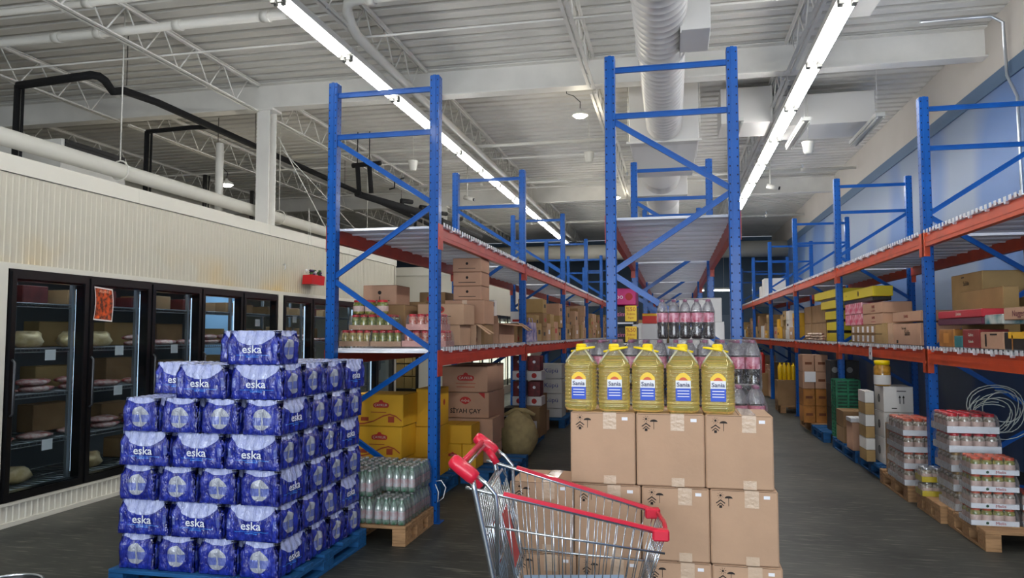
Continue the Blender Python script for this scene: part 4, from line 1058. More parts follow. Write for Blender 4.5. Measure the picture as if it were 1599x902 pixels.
FB('yellow tea carton lying low behind the front stack, left of the upright', 640, 684, 0, 6.76, .38, .33, M_yellow, .288, (), pyb=690, group='yellow tea cartons', name='tea_carton')
FB('yellow carton at the bottom behind the front stack', 640, 684, 0, 6.76, .38, .141, M_yellow, .187, (), pyb=690, group='yellow tea cartons', name='tea_carton')
pallet('black blue pallet under yellow cartons right of the cooler-side upright', -2.13+.02, -1.62, 6.62+.62, 8.3, M_bluewood, group=None)
yb = 7.26
FB('yellow tea carton at floor level right of the cooler-side upright, front one', 688, 722, 0, yb, .3, .141, M_yellow, .25, [('logo', .6, .55, .04, M_redink, 'ÇAY', 'front', 1.0)], pyb=740, group='yellow tea cartons', name='tea_carton')
FB('taller yellow tea carton stacked right of the cooler-side upright', 690, 737, 0, yb, .34, .392, M_yellow, .19, (), pyb=690, group='yellow tea cartons', name='tea_carton')
FB('yellow tea carton at floor level right of its neighbour by the upright', 723, 744, 0, yb, .3, .141, M_yellow, .25, (), pyb=740, group='yellow tea cartons', name='tea_carton')
def siyah(lab, px0, px1, zb, Y, h, word=True):
    o = FB(lab, px0, px1, 0, Y, .42, zb, M_kraft2, h, (), pyb=660, group='brown tea cartons', name='tea_carton'); w_ = px_x(px1, 660, Y)-px_x(px0, 660, Y)
    add('printed_emblem', fan_(.06, M_redink), o, (0, -.2115, h*.66), (PI/2, 0, 0)); text('doğuş', .035, M_cream, o, (0, -.2125, h*.68))
    text('SİYAH ÇAY', .066, M_ink, o, (0.0, -.2115, h*.26), bold=.001)
    b = MB().poly([(w_*.28, 0, h*.99), (w_*.42, 0, h*.99), (w_*.42, 0, h*.76)]); b.build('printed_corner', M_redink, o, (0, -.2112, 0))
    return o
siyah('brown black tea carton with bold black words and red seal, lower one', 692, 764, .61, 7.65, .27)
FB('brown carton hidden under the black tea carton', 692, 770, 0, 7.65, .42, .335, M_kraft2, .27, (), pyb=700, group='brown tea cartons', name='tea_carton'); FB('brown carton at the bottom of the tea stack', 700, 770, 0, 7.65, .42, .141, M_kraft2, .19, (), pyb=720, group='brown tea cartons', name='tea_carton')
FB('brown tea carton with red oval logo in the middle of the tea stack', 692, 762, 0, 7.62, .46, .885, M_kraft2, .27, tea_marks(True), pyb=625, group='brown tea cartons', name='tea_carton')
siyah('brown black-tea carton peeking out at the top back of the stack', 714, 774, .86, 8.18, .30)
FB('brown carton under the rear black tea carton', 700, 775, 0, 8.18, .42, .40, M_kraft2, .455, (), pyb=700)
FB('tall brown carton at the far end of the tea stack', 760, 778, 0, 8.25+.4, .1+.04, .141, M_kraft3, .75, (), pyb=700)
FB('brown carton on the tall one at the far end of the tea stack', 762, 778, 0, 8.65, .14, .895, M_kraft3, .2, (), pyb=600)
# sack
t = thing('sack', 'full woven beige sack leaning at the aisle edge of the cooler-side rack', 'sack', (-1.88, 9.02, 0), .2)
b = lump(.23, .22, .26, 9, 20, 10, .05); b.build('sack_body', mat('burlap', rgb(186, 166, 118), .85, noise=.25, scale=10, bump=.5, bscale=30), t)
b = MB(); b.tube([(-.18, 0, .50), (-.05, .02, .56), (.08, 0, .555), (.2, .02, .50)], [.02, .03, .03, .02], 8); b.build('folded_mouth', MATS['burlap'], t)

# goods farther down under the cooler-side rack: hand-set, then stacks
pallet('blue pallet along the aisle under the cooler-side rack, beyond the sack', -2.75, -1.83, 9.42, 10.6, M_bluewood)
FB('grey brown carton with white print behind the second cooler-side upright', 802, 842, 0, 9.6, .5, .141, M_kraft3, .40, [('rect', .75, .4, (.10, .12), M_whitebox)], pyb=660)
for k in range(2):
    o = FB('black crate of bottles on the floor left of the second upright, %s' % ('lower', 'upper')[k], 784, 799, 0, 9.5, .4, .141+.2*k, M_dkbox, .19, [('rect', .5, .5, (.10, .03), M_sticker)], pyb=660)
M_rw = mat('red_white_carton', rgb(220, 214, 210), .5); M_dkred = mat('dark_red_packets', rgb(120, 30, 34), .45, noise=.5, scale=20)
for k in range(2):
    for j in range(2):
        FB('white display tray with red fruit print, %s level, %s of the upright' % (('lower', 'upper')[k], ('left', 'right')[j]), (800, 822)[j], (820, 845)[j], 0, 9.75, .3, .545+.34*k, M_rw, .12, [('disc', .5, .5, .035, M_redink)], pyb=600)
        FB('dark packets standing in the %s display tray, %s of the upright' % (('lower', 'upper')[k], ('left', 'right')[j]), (801, 824)[j], (819, 843)[j], 0, 9.78, .24, .666+.34*k, M_dkred, .20, [('disc', .5, .6, .02, M_sticker)], pyb=600)
pallet('blue pallet under the white sugar cartons', -2.7, -1.7, 11.75, 12.82, M_bluewood)
M_bk = mat('blue_print', rgb(30, 60, 150), .5)
for k in range(3):
    o = FB('white carton with blue lettering, %s of its stack' % ('bottom', 'middle', 'top')[k], 822, 876, 0, 12.0, .45, .29+.24*k, M_whitebox, .235, [('text', .56, .55, .10, M_bk, 'Bal Küpü', 'front', 1.1), ('disc', .16, .55, .045, M_redink)], pyb=600, group='white sugar cartons')
FB('white carton at the bottom of the sugar stack', 822, 876, 0, 12.0, .45, .141, M_whitebox, .145, (), pyb=600)

# ------------------------------------------------------------------ middle shelf of the cooler-side rack, first bay
jar_tray('kraft tray of pale pickle jars at the left end of the first shelf', -2.70, 6.08, SH1, 4, 3, .034, .135, .045, M_kraft, M_beige, M_lidred, paper=False)
jar_tray('kraft tray of green pickle jars next to the pale ones, bottom row', -2.42, 6.08, SH1, 4, 3, .034, .135, .045, M_kraft, M_pickle, M_lidred, paper=False)
jar_tray('shrink wrapped tray of green jars stacked on the two bottom trays', -2.56, 6.10, SH1+.145, 5, 3, .038, .125, .04, M_kraft, M_pickle, M_lidred, paper=False)
for i, x in enumerate((-2.71, -2.60, -2.49)):
    t = thing('pickle_jar', 'big red lidded pickle jar on top of the tray, %s of three' % ('left', 'middle', 'right')[i], 'jar', (x, 6.08, SH1+.281), 0, 'three big pickle jars')
    jb, jl, jp = jar_meshes(.052, .125, M_pickle, M_lidred); add('glass_body', jb, t); add('lid', jl, t); add('paper_label', jp, t)
for k, (x, n) in enumerate(((-2.08, 5), (-2.08, 4))):
    jar_tray('pink shrink wrapped tray of red jars behind the upright, %s one' % ('lower', 'upper')[k], x, 6.12, SH1+.142*k, n, 3, .038, .132, .05, mat('pink_tray', rgb(220, 170, 160), .4, bump=.3, scale=30), M_tomat, M_lidred, paper=False)
FB('kraft carton with an oval face symbol on the first cooler-side shelf', 567, 619, 445, 6.45, .36, 1.775, M_kraft2, None, [('disc', .5, .62, .018, M_ink), ('rect', .5, .22, (.2, .008), M_ink), ('rect', .5, .30, (.008, .05), M_ink)], pyb=478)
FB('brown carton below the one with the face symbol', 572, 634, 0, 6.45, .36, SH1+.001, M_kraft3, 1.774-SH1, (), pyb=500)
FB('brown carton deeper on the first cooler-side shelf behind the jars', 630, 664, 471, 6.9, .36, SH1+.001, M_kraft3)
FB('brown carton with red mark lying high at the back of the first cooler-side shelf', 655, 695, 456, 7.3, .3, 1.80, M_kraft3, None, [('disc', .4, .5, .03, M_redink)], pyb=476)
FB('brown carton under the high one at the back of the first cooler-side shelf', 658, 694, 0, 7.3, .3, SH1+.001, M_kraft3, 1.799-SH1, (), pyb=500)
FB('wide kraft carton with a red seal behind the red jars', 652, 724, 474, 6.57, .38, 1.588, M_kraft, None, [('disc', .52, .72, .03, M_redink), ('disc', .52, .72, .018, M_kraft), ('rect', .55, .4, (.16, .006), M_ink)], pyb=505)
FB('kraft carton under the wide one with the red seal', 668, 719, 0, 6.57, .38, SH1+.001, M_kraft, 1.587-SH1, (), pyb=520)
for k in range(3):
    zb = 1.848+.143*k
    FB('kraft carton with cut corner print and face symbol, %s of three in the tall stack' % ('bottom', 'middle', 'top')[k], 709-k*.5, 752, 0, 7.2, .34, zb, M_kraft2, .141, [('disc', .5, .6, .014, M_ink), ('rect', .5, .25, (.18, .006), M_ink)], pyb=440, group='three cartons with the same face symbol')
FB('kraft carton carrying the three stacked cartons', 696, 757, 0, 7.18, .40, 1.60, M_kraft2, .245, (), tape='front', pyb=490)
FB('low kraft carton beneath the tape closed one', 722, 757, 0, 7.2, .38, SH1+.001, M_kraft3, 1.599-SH1, (), pyb=520)
def open_carton(label, x0, x1, y0, y1, z, h, m=M_kraft, side='aisle', fill=None):
    """carton with its flaps open; x1 side faces the aisle"""
    t = thing('open_carton', label, 'box', ((x0+x1)/2, (y0+y1)/2, z)); W = x1-x0; D = y1-y0; th = .004; b = MB()
    b.box(-W/2, W/2, -D/2, D/2, 0, th); b.box(-W/2, -W/2+th, -D/2, D/2, th, h); b.box(-W/2, W/2, -D/2, -D/2+th, th, h); b.box(-W/2, W/2, D/2-th, D/2, th, h)
    if side == 'aisle': b.box(-W/2, W/2, -D/2, D/2, h-th, h)
    else: b.box(W/2-th, W/2, -D/2, D/2, th, h)
    b.build('carton_wall', m, t)
    def flap(a, bb, c, d_): MB().prism([a, bb, c, d_], (.0, 0, .004)).build('flap', m, t)
    if side == 'aisle':
        flap((W/2, -D/2, h-.004), (W/2, 0, h-.004), (W/2+.13, .0, h-.10), (W/2+.13, -D/2, h-.10)); flap((W/2, .01, h-.004), (W/2, D/2, h-.004), (W/2+.13, D/2+.02, h-.09), (W/2+.13, .03, h-.09))
    else:
        flap((-W/2, -D/2, h), (W/2, -D/2, h), (W/2, -D/2-.07, h+.08), (-W/2, -D/2-.07, h+.08)); flap((W/2, -D/2, h), (W/2, D/2, h), (W/2+.12, D/2, h-.02), (W/2+.12, -D/2, h-.02))
    if fill:
        r_ = random.Random(len(label))
        for k in range(4): lump(.05, .05, .05, k, 10, 6).build('packet', fill, t, (W/2-.08, -D/2+.08+k*(D-.14)/3, .006))
    return t
open_carton('kraft carton opened towards the aisle with flaps hanging down, nearer one', -2.16, -1.88, 6.98, 7.17, SH1+.001, .20, M_kraft, 'aisle', M_dkred)
open_carton('kraft carton opened on top with raised flaps, farther along the first cooler-side shelf', -2.3, -1.88, 7.95, 8.75, SH1+.001, .22, M_kraft2, 'top')
carton('olive carton behind the open cartons on the first cooler-side shelf', -2.36, 8.2, SH1+.235, .3, .5, .25, M_kraft4)
FB('white product bag standing behind the open cartons', 763, 772, 468, 8.3, .12, SH1+.235, M_whitebox, None, [('rect', .5, .8, (.07, .05), mat('navy_print', rgb(30, 34, 90), .5))], pyb=500)
open_carton('dark open carton showing red packets near the second cooler-side upright', -2.28, -1.88, 8.95, 9.25, SH1+.001, .24, M_kraft3, 'aisle', M_redink)
FB('white and red printed carton just before the second cooler-side upright', 797, 814, 486, 9.42, .3, SH1+.001, M_whitebox, None, [('rect', .5, .7, (.09, .03), M_redink), ('rect', .5, .25, (.1, .08), M_dkred)], pyb=520)

# ------------------------------------------------------------------ cartons with sunflower oil, front stack
def symbols_mesh():
    b = MB()
    b.poly([(-.055+.006*math.cos(2*PI*i/10), 0, .032+.006*math.sin(2*PI*i/10)) for i in range(10)])
    for k in range(8):
        a = 2*PI*k/8+.2; c, s_ = math.cos(a), math.sin(a)
        b.poly([(-.055+c*.010-s_*.0012, 0, .032+s_*.010+c*.0012), (-.055+c*.010+s_*.0012, 0, .032+s_*.010-c*.0012), (-.055+c*.021, 0, .032+s_*.021)])
    b.poly([(-.079, 0, -.006), (-.055, 0, .012), (-.031, 0, -.006), (-.034, 0, -.010), (-.055, 0, .005), (-.076, 0, -.010)])
    b.poly([(-.074, 0, -.02), (-.055, 0, -.004), (-.036, 0, -.02), (-.040, 0, -.022), (-.055, 0, -.010), (-.070, 0, -.022)])
    b.poly([(-.062, 0, -.032), (-.048, 0, -.032), (-.048, 0, -.018), (-.062, 0, -.018)])
    b.poly([(-.015+.020*math.cos(PI*i/10), 0, .018+.012*math.sin(PI*i/10)) for i in range(11)])
    b.poly([(-.016, 0, -.022), (-.0135, 0, -.022), (-.0135, 0, .02), (-.016, 0, .02)])
    return b.mesh('handling_symbols', M_ink)
SYM = symbols_mesh(); SYM.transform(Matrix.Diagonal((.85, 1, .85, 1)))
YO = 3.40
def oil_carton(label, x0, x1, zb, tape=True, tx=.05):
    h = .322; o = carton(label, (x0+x1)/2, YO+.15, zb, x1-x0-.004, .30, h, M_kraft, rnd.uniform(-.012, .012), group='front cartons', name='oil_carton')
    w_ = x1-x0
    add('handling_symbols', SYM, o, (-w_*.5+.093, -.1514, h-.052))
    a = MB().box(w_*.5-.062, w_*.5-.036, -.1514, -.1508, h-.034, h-.020).build('price_sticker', M_sticker, o)
    text('0.00', .009, M_ink, a, (w_*.5-.049, -.1516, h-.027)) if False else None
    tb = MB(); r_ = random.Random(int(x0*1000)); n = 6; xs = -w_*.06+tx
    for i in range(n):
        for j in range(n):
            pass
    tb.box(xs-.03, xs+.03, -.1518, -.1508, h-.075, h-.001); tb.box(xs-.03, xs+.03, -.1518, .148, h+.0006, h+.0012); tb.build('packing_tape', M_tape, o)
    MB().box(xs-.028, xs+.028, -.1516, -.1508, .002, .04).build('packing_tape', M_tape, o)
    return o
pallet('wooden pallet under the stack of plain cartons with oil jugs on top', -.765, .46, YO-.01, YO+.45, M_wood, .176)
colw = ('leftmost', 'second from left', 'third from left', 'rightmost')
for row, xs, nm in ((0, (-.74, -.44, -.14, .155, .452), 'bottom'), (1, (-.752, -.452, -.148, .149, .438), 'middle'), (2, (-.468, -.170, .133, .424), 'top')):
    for i in range(len(xs)-1):
        oil_carton('plain brown carton with sun and umbrella symbols, %s row, %s' % (nm, colw[i] if row < 2 else ('left', 'middle', 'right')[i]), xs[i], xs[i+1], .178+.3245*row, tx=.05 if i != 2 else .06)

# ------------------------------------------------------------------ sunflower oil jugs
def oil_mat():
    m = bpy.data.materials.new('sunflower_oil'); m.use_nodes = True; nt = m.node_tree; N = nt.nodes; L = nt.links; b = N['Principled BSDF']
    b.inputs['Base Color'].default_value = (1.0, .84, .26, 1); b.inputs['Roughness'].default_value = .05; b.inputs['Transmission Weight'].default_value = .80; b.inputs['IOR'].default_value = 1.25; b.inputs['Coat Weight'].default_value = .8; b.inputs['Coat Roughness'].default_value = .04
    b.inputs['Subsurface Weight'].default_value = 0.0
    return m
M_oil = oil_mat()
M_pet = film_mat('clear_pet', (.95, .93, .75, 1), .18, .05)
b = MB(); pr = [(.052, .0), (.066, .004), (.0715, .014)]; z = .02
while z < .196:
    pr += [(.0722, z), (.0742, z+.005), (.0722, z+.010), (.0692, z+.0140)]; z += .0175
pr += [(.0735, .200), (.0745, .206), (.0735, .213), (.068, .222), (.058, .238), (.045, .256)]
JUG = b.lathe(pr, 40, sq=.42).mesh('oil_body', M_oil)
b = MB().lathe([(.046, .255), (.036, .268), (.024, .280), (.021, .284), (.021, .290)], 32, sq=.3, caps=False).mesh('neck', M_pet)
NECK = b
b = MB()
for s in (-1, 1): b.tube([(s*.064, -.052, .225), (s*.046, -.046, .252), (s*.022, -.030, .281)], .0045, 6)
SEAM = b.mesh('moulded_handle', mat('clear_rib', rgb(226, 222, 190), .08, coat=1, trans=.4))
b = MB(); b.lathe([(.0235, .283), (.0255, .286), (.0255, .292), (.023, .294), (.0225, .305), (.020, .309), (.004, .310)], 24)
for k in range(24):
    a = 2*PI*k/24; b.tube([(.0232*math.cos(a), .0232*math.sin(a), .2945), (.0228*math.cos(a), .0228*math.sin(a), .304)], .0011, 4)
CAP = b.mesh('cap', M_yellowcap)
b = MB(); n = 28; ring = []
def rpt(a, ro, z0): 
    ex = .066 if math.cos(a) > 0 else .050
    return (ro*ex*math.cos(a)/.05*1.0, ro*.030*math.sin(a)/.05, z0+.010*math.cos(a)*1.0)
for i in range(n):
    a = 2*PI*i/n; ring += [rpt(a, .05, .2875), rpt(a, .030, .2875), rpt(a, .030, .2795), rpt(a, .05, .2795)]
b.v = ring
for i in range(n):
    A = i*4; B = ((i+1) % n)*4
    for k in range(4): b.face([A+k, B+k, B+(k+1) % 4, A+(k+1) % 4], True)
HNDL = b.mesh('carry_handle', M_yellowcap)
M_lblue = mat('label_blue', rgb(34, 78, 196), .45); M_lsun = mat('label_sun', rgb(214, 96, 52), .5); M_lyel = mat('label_yellow', rgb(246, 206, 60), .5)
def curved(x0, x1, z0, z1, m, nm, bulge=.0008, top=None):
    b = MB(); n = 6; R = .075
    def yy(x): return -(R*(1-abs(x/R)**4.5)**(1/4.5))*.985-bulge
    for i in range(n+1):
        x = x0+(x1-x0)*i/n; zt = top(x) if top else z1; b.v += [(x, yy(x), z0), (x, yy(x), zt)]
    for i in range(n): b.face([2*i, 2*i+2, 2*i+3, 2*i+1])
    return b.mesh(nm, m)
LAB = [curved(-.033, .033, .112, .147, M_sticker, 'label_name_band', .0012), curved(-.033, .033, .056, .112, M_lblue, 'label_lower_band', .0012), curved(-.033, .033, .140, .170, M_lyel, 'label_sunburst', .0008, lambda x: .158+.024*(1-(x/.033)**2)), curved(-.021, .021, .147, .157, M_lsun, 'label_sun', .0016, lambda x: .1475+.014*(1-(x/.021)**2))]
LAB += [curved(-.026, .026, z_, z_+.0035, M_sticker, 'label_small_print', .0020) for z_ in (.099, .086, .074)]
for i, (px, lab) in enumerate(((908, 'leftmost of the five'), (959, 'second from the left'), (1012, 'middle one of the five'), (1066, 'fourth from the left'), (1121, 'rightmost of the five'))):
    x = px_x(px, 600, YO+.085); rz = (-.05, .10, 0, .02, -.04)[i]
    t = thing('oil_jug', 'yellow oil jug with yellow cap standing on the brown cartons, %s' % lab, 'oil jug', (x, YO+.085, .178+.3245*2+.3235), rz, 'yellow oil jugs')
    add('oil_body', JUG, t); add('neck', NECK, t); add('moulded_handle', SEAM, t); add('cap', CAP, t); h_ = add('carry_handle', HNDL, t, (0, 0, 0), (0, 0, (0, .1, PI, PI*.95, PI+.2)[i]))
    for me in LAB: add(me.name.split('.')[0], me, t)
    text('Sania', .027, mat('label_navy', rgb(24, 34, 90), .5), t, (0, -.0790, .128), (PI/2, 0, 0), 'label_name', sx=1.05, bold=.0003)

# ------------------------------------------------------------------ cola bottles
M_cola = mat('cola_liquid', rgb(34, 14, 14), .08, coat=1.0)
M_colatop = film_mat('clear_bottle_top', (.6, .55, .6, 1), .35, .05)
M_colalab = mat('cola_label', rgb(176, 24, 70), .4, noise=.75, scale=20, col2=rgb(226, 170, 190), coat=.4)
M_colacap = mat('cola_cap', rgb(150, 90, 120), .4)
ck_b = MB().lathe([(.030, 0), (.040, .006), (.0425, .02), (.0425, .06), (.038, .085), (.0415, .105), (.0425, .13), (.0425, .205)], 14).mesh('cola_body', M_cola)
ck_t = MB().lathe([(.0425, .205), (.038, .235), (.026, .262), (.015, .275), (.014, .282)], 14, caps=False).mesh('clear_shoulder', M_colatop)
ck_l = MB().lathe([(.0433, .125), (.0433, .195)], 14, caps=False).mesh('bottle_label', M_colalab)
ck_c = MB().lathe([(.0155, .278), (.0155, .292), (.013, .295)], 10).mesh('cap', M_colacap)
def cola_pack(label, x, y, z, nx=3, ny=2, group='cola packs'):
    t = thing('cola_pack', label, 'cola pack', (x, y, z), rnd.uniform(-.02, .02), group)
    for i in range(nx):
        for j in range(ny):
            o = add('bottle', ck_b, t, ((i-(nx-1)/2)*.0865, (j-(ny-1)/2)*.0865, 0)); add('clear_shoulder', ck_t, o); add('bottle_label', ck_l, o); add('cap', ck_c, o)
    W, D, H = nx*.0865+.008, ny*.0865+.008, .2975; f = MB(); lv = [(0.001, .004), (.01, 0), (.20, 0), (.26, .018), (H-.004, .030), (H, .034)]
    for z_, k in lv: f.v += [(a*(W/2-k), c*(D/2-k), z_) for a, c in ((-1, -1), (1, -1), (1, 1), (-1, 1))]
    for q in range(5):
        for c in range(4): f.face([q*4+c, q*4+(c+1) % 4, q*4+4+(c+1) % 4, q*4+4+c])
    f.face([20, 21, 22, 23]); f.build('shrink_wrap', M_film, t)
    return t
pallet('lower pallet under the cola packs behind the cartons', -.58, .52, 4.56, 5.16, M_wood, .138)
p_ = pallet('upper pallet under the cola packs behind the cartons', -.58, .52, 4.56, 5.16, M_wood, .138); p_.location.z = .139
lv_n = ('bottom', 'second', 'third', 'top')
for lay in range(4):
    for j in range(3):
        for i in range(4):
            cola_pack('cola bottle pack behind the oil jugs, %s layer, %s column, %s row' % (lv_n[lay], ORD[i], ('front', 'second', 'back')[j]), -.44+i*.272, 4.66+j*.195, .2775+lay*.2985)
carton('brown carton low under the cola pack behind the right oil carton', .38, 4.06, .001, .20, .30, .47, M_kraft); carton('brown carton right under the cola pack at the right end', .38, 4.06, .472, .20, .30, .47, M_kraft)
cola_pack('cola bottle pack standing lower at the right behind the last oil jug', .375, 4.06, .943, 2, 2)
o = cola_pack('smaller cola bottle pack standing alone on top of the cola pile', px_x(1070, 500, 5.0), 5.03, 1.4725, 5, 2); o.scale = (.85, .85, .88)
FB('magenta display box with white lettering on the middle rack shelf', 951, 993, 450, 5.95, .38, 1.735, M_pink, None, [('text', .30, .5, .055, M_sticker, 'Jupo', 'front', 1.0), ('disc', .74, .5, .03, M_redink)], pyb=470)
for k in range(2):
    zb = (1.42, 1.585)[k]; 
    o = FB('black display box with pink lettering on the middle rack, %s of two' % ('lower', 'upper')[k], 951, 991, 0, 5.95, .38, zb, M_dkbox, .140, [('text', .33, .55, .05, mat('pink_ink', rgb(214, 110, 150), .5), 'Bizim', 'front', 1.0), ('rect', .4, .04, (.2, .012), M_sticker)], pyb=500)
    s = thing('price_sign', 'yellow %%50 price sign on the black display box, %s of two' % ('lower', 'upper')[k], 'sign', (px_x(985, 490, 5.93), 5.935, zb+.02), 0, 'yellow price signs')
    MB().box(-.045, .045, 0, .002, 0, .125).build('card', mat('sign_yellow', rgb(240, 196, 40), .5), s)
    text('%50', .045, M_redink, s, (0, -.001, .095), name='printed_words'); text('İndirim', .022, M_redink, s, (0, -.001, .058), name='printed_words'); text('Fiyatı', .022, M_redink, s, (0, -.001, .028), name='printed_words')
carton('low black carton under the display boxes on the middle rack', px_x(971, 530, 5.95), 6.14, SH1+.001, .21, .38, .022, M_dkbox)
FB('black carton between the two display boxes', 951, 991, 0, 5.95, .38, 1.561, M_dkbox, .023, (), pyb=500) if False else None
carton('magenta rimmed filler carton between the upper display box and the magenta box', px_x(971, 530, 5.95), 6.14, 1.726, .20, .36, .008, M_dkbox) if False else None
FB('grey carton on the middle rack left of the cola packs', 1001, 1027, 505, 6.6, .3, SH1+.001, M_whitebox)
FB('red and yellow carton on the grey one, middle rack', 1003, 1027, 489, 6.6, .3, px_z(1014, 505, 6.6)+.001, mat('red_carton', rgb(206, 44, 30), .5), None, [('rect', .5, .85, (.13, .02), M_yellow)], pyb=504)
FB('pale grey carton behind the cola packs, higher one', 1061, 1127, 465, 7.6, .4, 1.60, M_whitebox)
FB('pale carton under the higher grey one behind the cola pack', 1061, 1127, 0, 7.6, .4, SH1+.002, M_whitebox, 1.598-SH1, (), pyb=520)
FB('kraft carton with pale front at the right end behind the cola pack', 1106, 1131, 502, 7.0, .4, SH1+.001, M_whitebox)
tag(MB().cbox(-.3, .3, 0, .05, 0, 2.2, .01).build('storage_door', mat('grey_blue_panel', rgb(96, 112, 130), .6), None, (2.0, 28.9, 0)), 'grey blue door panel at the far end of the wall-side aisle', 'door')

# ------------------------------------------------------------------ shopping cart
t = thing('shopping_cart', 'chrome shopping cart with red handle grips in front of the cartons', 'shopping cart', (-.815, 2.97, 0), .115)
def cp(name, m, fn): b = MB(); fn(b); return b.build(name, m, t)
RZ = (.05, .765)      # x of rear and nose of the rim
def rim(x): k = (x-RZ[0])/(RZ[1]-RZ[0]); return (.29-.12*k, .93-.18*k)
def low(x):
    k = (x-.13)/(.68-.13); return (.22-.09*k, .44+.04*k)
cp('handle_bar', M_redpl, lambda b: b.tube([(0, -.31, 1.02), (0, .31, 1.02)], .011, 10))
cp('handle_tube', M_chrome, lambda b: b.tube([(.012, -.30, 1.004), (.012, .30, 1.004)], .007, 8))
for s in (-1, 1):
    b = MB(); b.lathe([(.001, -.030), (.02, -.028), (.027, -.015), (.029, .02), (.029, .07), (.025, .088), (.001, .09)], 14)
    R_ = Matrix.Translation((-.01, s*.305, 1.025)) @ Euler((0, math.radians(128), 0)).to_matrix().to_4x4()
    b.v = [tuple(R_ @ Vector(v)) for v in b.v]; b.build('handle_grip', M_redpl, t)
    # main side tube from the grip down to the chassis
    MB().tube([(.045, s*.30, .975), (.055, s*.30, .93), (.10, s*.29, .72), (.17, s*.28, .38), (.22, s*.27, .20), (.30, s*.25, .16), (.72, s*.18, .155)], .0105, 10).build('side_tube', M_chrome, t)
    MB().tube([(.06, s*.31, .985), (.10, s*.31, .955), (.135, s*.31, .915), (.14, s*.305, .86), (.14, s*.29, .62)], .008, 8).build('guard_loop', M_chrome, t)
    # rim with its red strip
    y0, z0 = rim(RZ[0]); y1, z1 = rim(RZ[1])
    MB().tube([(RZ[0]-.03, s*y0, z0+.005), (RZ[0], s*y0, z0), (RZ[1], s*y1, z1)], .007, 8).build('rim_wire', M_chrome, t)
    MB().bar((.16, s*rim(.16)[0], rim(.16)[1]+.010), (RZ[1]-.02, s*rim(RZ[1]-.02)[0], rim(RZ[1]-.02)[1]+.010), .016, .013).build('red_rim_strip', M_redpl, t)
    b = MB()
    for f in (.27, .72):
        pts = []
        for x in (RZ[0]+.02+.05*f, RZ[1]-.015*f):
            yr, zr = rim(x); yl, zl = low(max(.13, min(.68, x))); pts.append((x, s*(yr+(yl-yr)*f), zr+(zl-zr)*f))
        b.tube(pts, .0048, 6)
    b.build('side_rail_wire', M_chrome, t)
    b = MB(); n = 21
    for i in range(n):
        k = i/(n-1); xr = RZ[0]+.02+k*(RZ[1]-RZ[0]-.035); xl = .13+k*.55; yr, zr = rim(xr); yl, zl = low(xl)
        b.tube([(xr, s*yr, zr), (xl, s*yl, zl)], .0023, 5)
    b.build('side_wire_mesh', M_chrome, t)
    MB().cbox(RZ[1]-.05, RZ[1]+.012, s*rim(RZ[1])[0]-.02, s*rim(RZ[1])[0]+.02, rim(RZ[1])[1]-.022, rim(RZ[1])[1]+.022, .006).build('corner_cap', M_redpl, t)
    MB().tube([(.03, s*.27, .985), (.05, s*.265, .96), (.07, s*.265, .93)], .016, 8).build('hinge_boss', M_redpl, t)
cp('front_rim_strip', M_redpl, lambda b: b.tube([(RZ[1], -.17, .755), (RZ[1]+.012, 0, .755), (RZ[1], .17, .755)], .009, 8))
def front(b):
    for i in range(9):
        k = -1+2*i/8; b.tube([(RZ[1], k*.165, .75), (.685, k*.125, .48)], .0024, 5)
    for f in (.0, .35, .7, 1): b.tube([(RZ[1]-.08*f, -(.168-.04*f), .75-.27*f), (RZ[1]-.08*f, (.168-.04*f), .75-.27*f)], .0042, 6)
cp('front_wire_mesh', M_chrome, front)
def bottom(b):
    for i in range(12): k = -1+2*i/11; b.tube([(.13, k*.22, .44), (.68, k*.13, .48)], .0024, 5)
    for i in range(6): x = .13+.11*i; yl, zl = low(x); b.tube([(x, -yl, zl), (x, yl, zl)], .004, 6)
cp('basket_floor', M_chrome, bottom)
def gate(b):
    for i in range(13): k = -1+2*i/12; b.tube([(.07, k*.26, .90), (.15, k*.21, .45)], .0027, 5)
    for f in (0, .33, .66, 1): b.tube([(.07+.08*f, -.265+.05*f, .90-.45*f), (.07+.08*f, .265-.05*f, .90-.45*f)], .0046, 6)
cp('rear_gate', M_chrome, gate)
def seat(b):
    for i in range(9): k = -1+2*i/8; b.tube([(.12, k*.20, .88), (.20, k*.18, .55)], .0025, 5)
    b.tube([(.12, -.21, .88), (.10, -.21, .915), (.10, .21, .915), (.12, .21, .88)], .005, 6); b.tube([(.20, -.19, .55), (.20, .19, .55)], .0046, 6)
cp('child_seat_frame', M_chrome, seat)
cp('red_seat_plate', mat('seat_plate_red', rgb(176, 30, 44), .4), lambda b: b.prism([(.135, -.13, .80), (.135, .05, .80), (.185, .05, .60), (.185, -.13, .60)], (.006, 0, 0)))
cp('chassis_tube', M_chrome, lambda b: [b.tube([(.24, -.26, .19), (.24, .26, .19)], .010, 8), b.tube([(.72, -.18, .155), (.72, .18, .155)], .010, 8)])
cp('blue_label_plate', mat('cart_blue_plate', rgb(150, 180, 210), .4), lambda b: b.prism([(.20, -.17, .47), (.20, .17, .47), (.62, .12, .50), (.62, -.12, .50)], (0, 0, .006)))
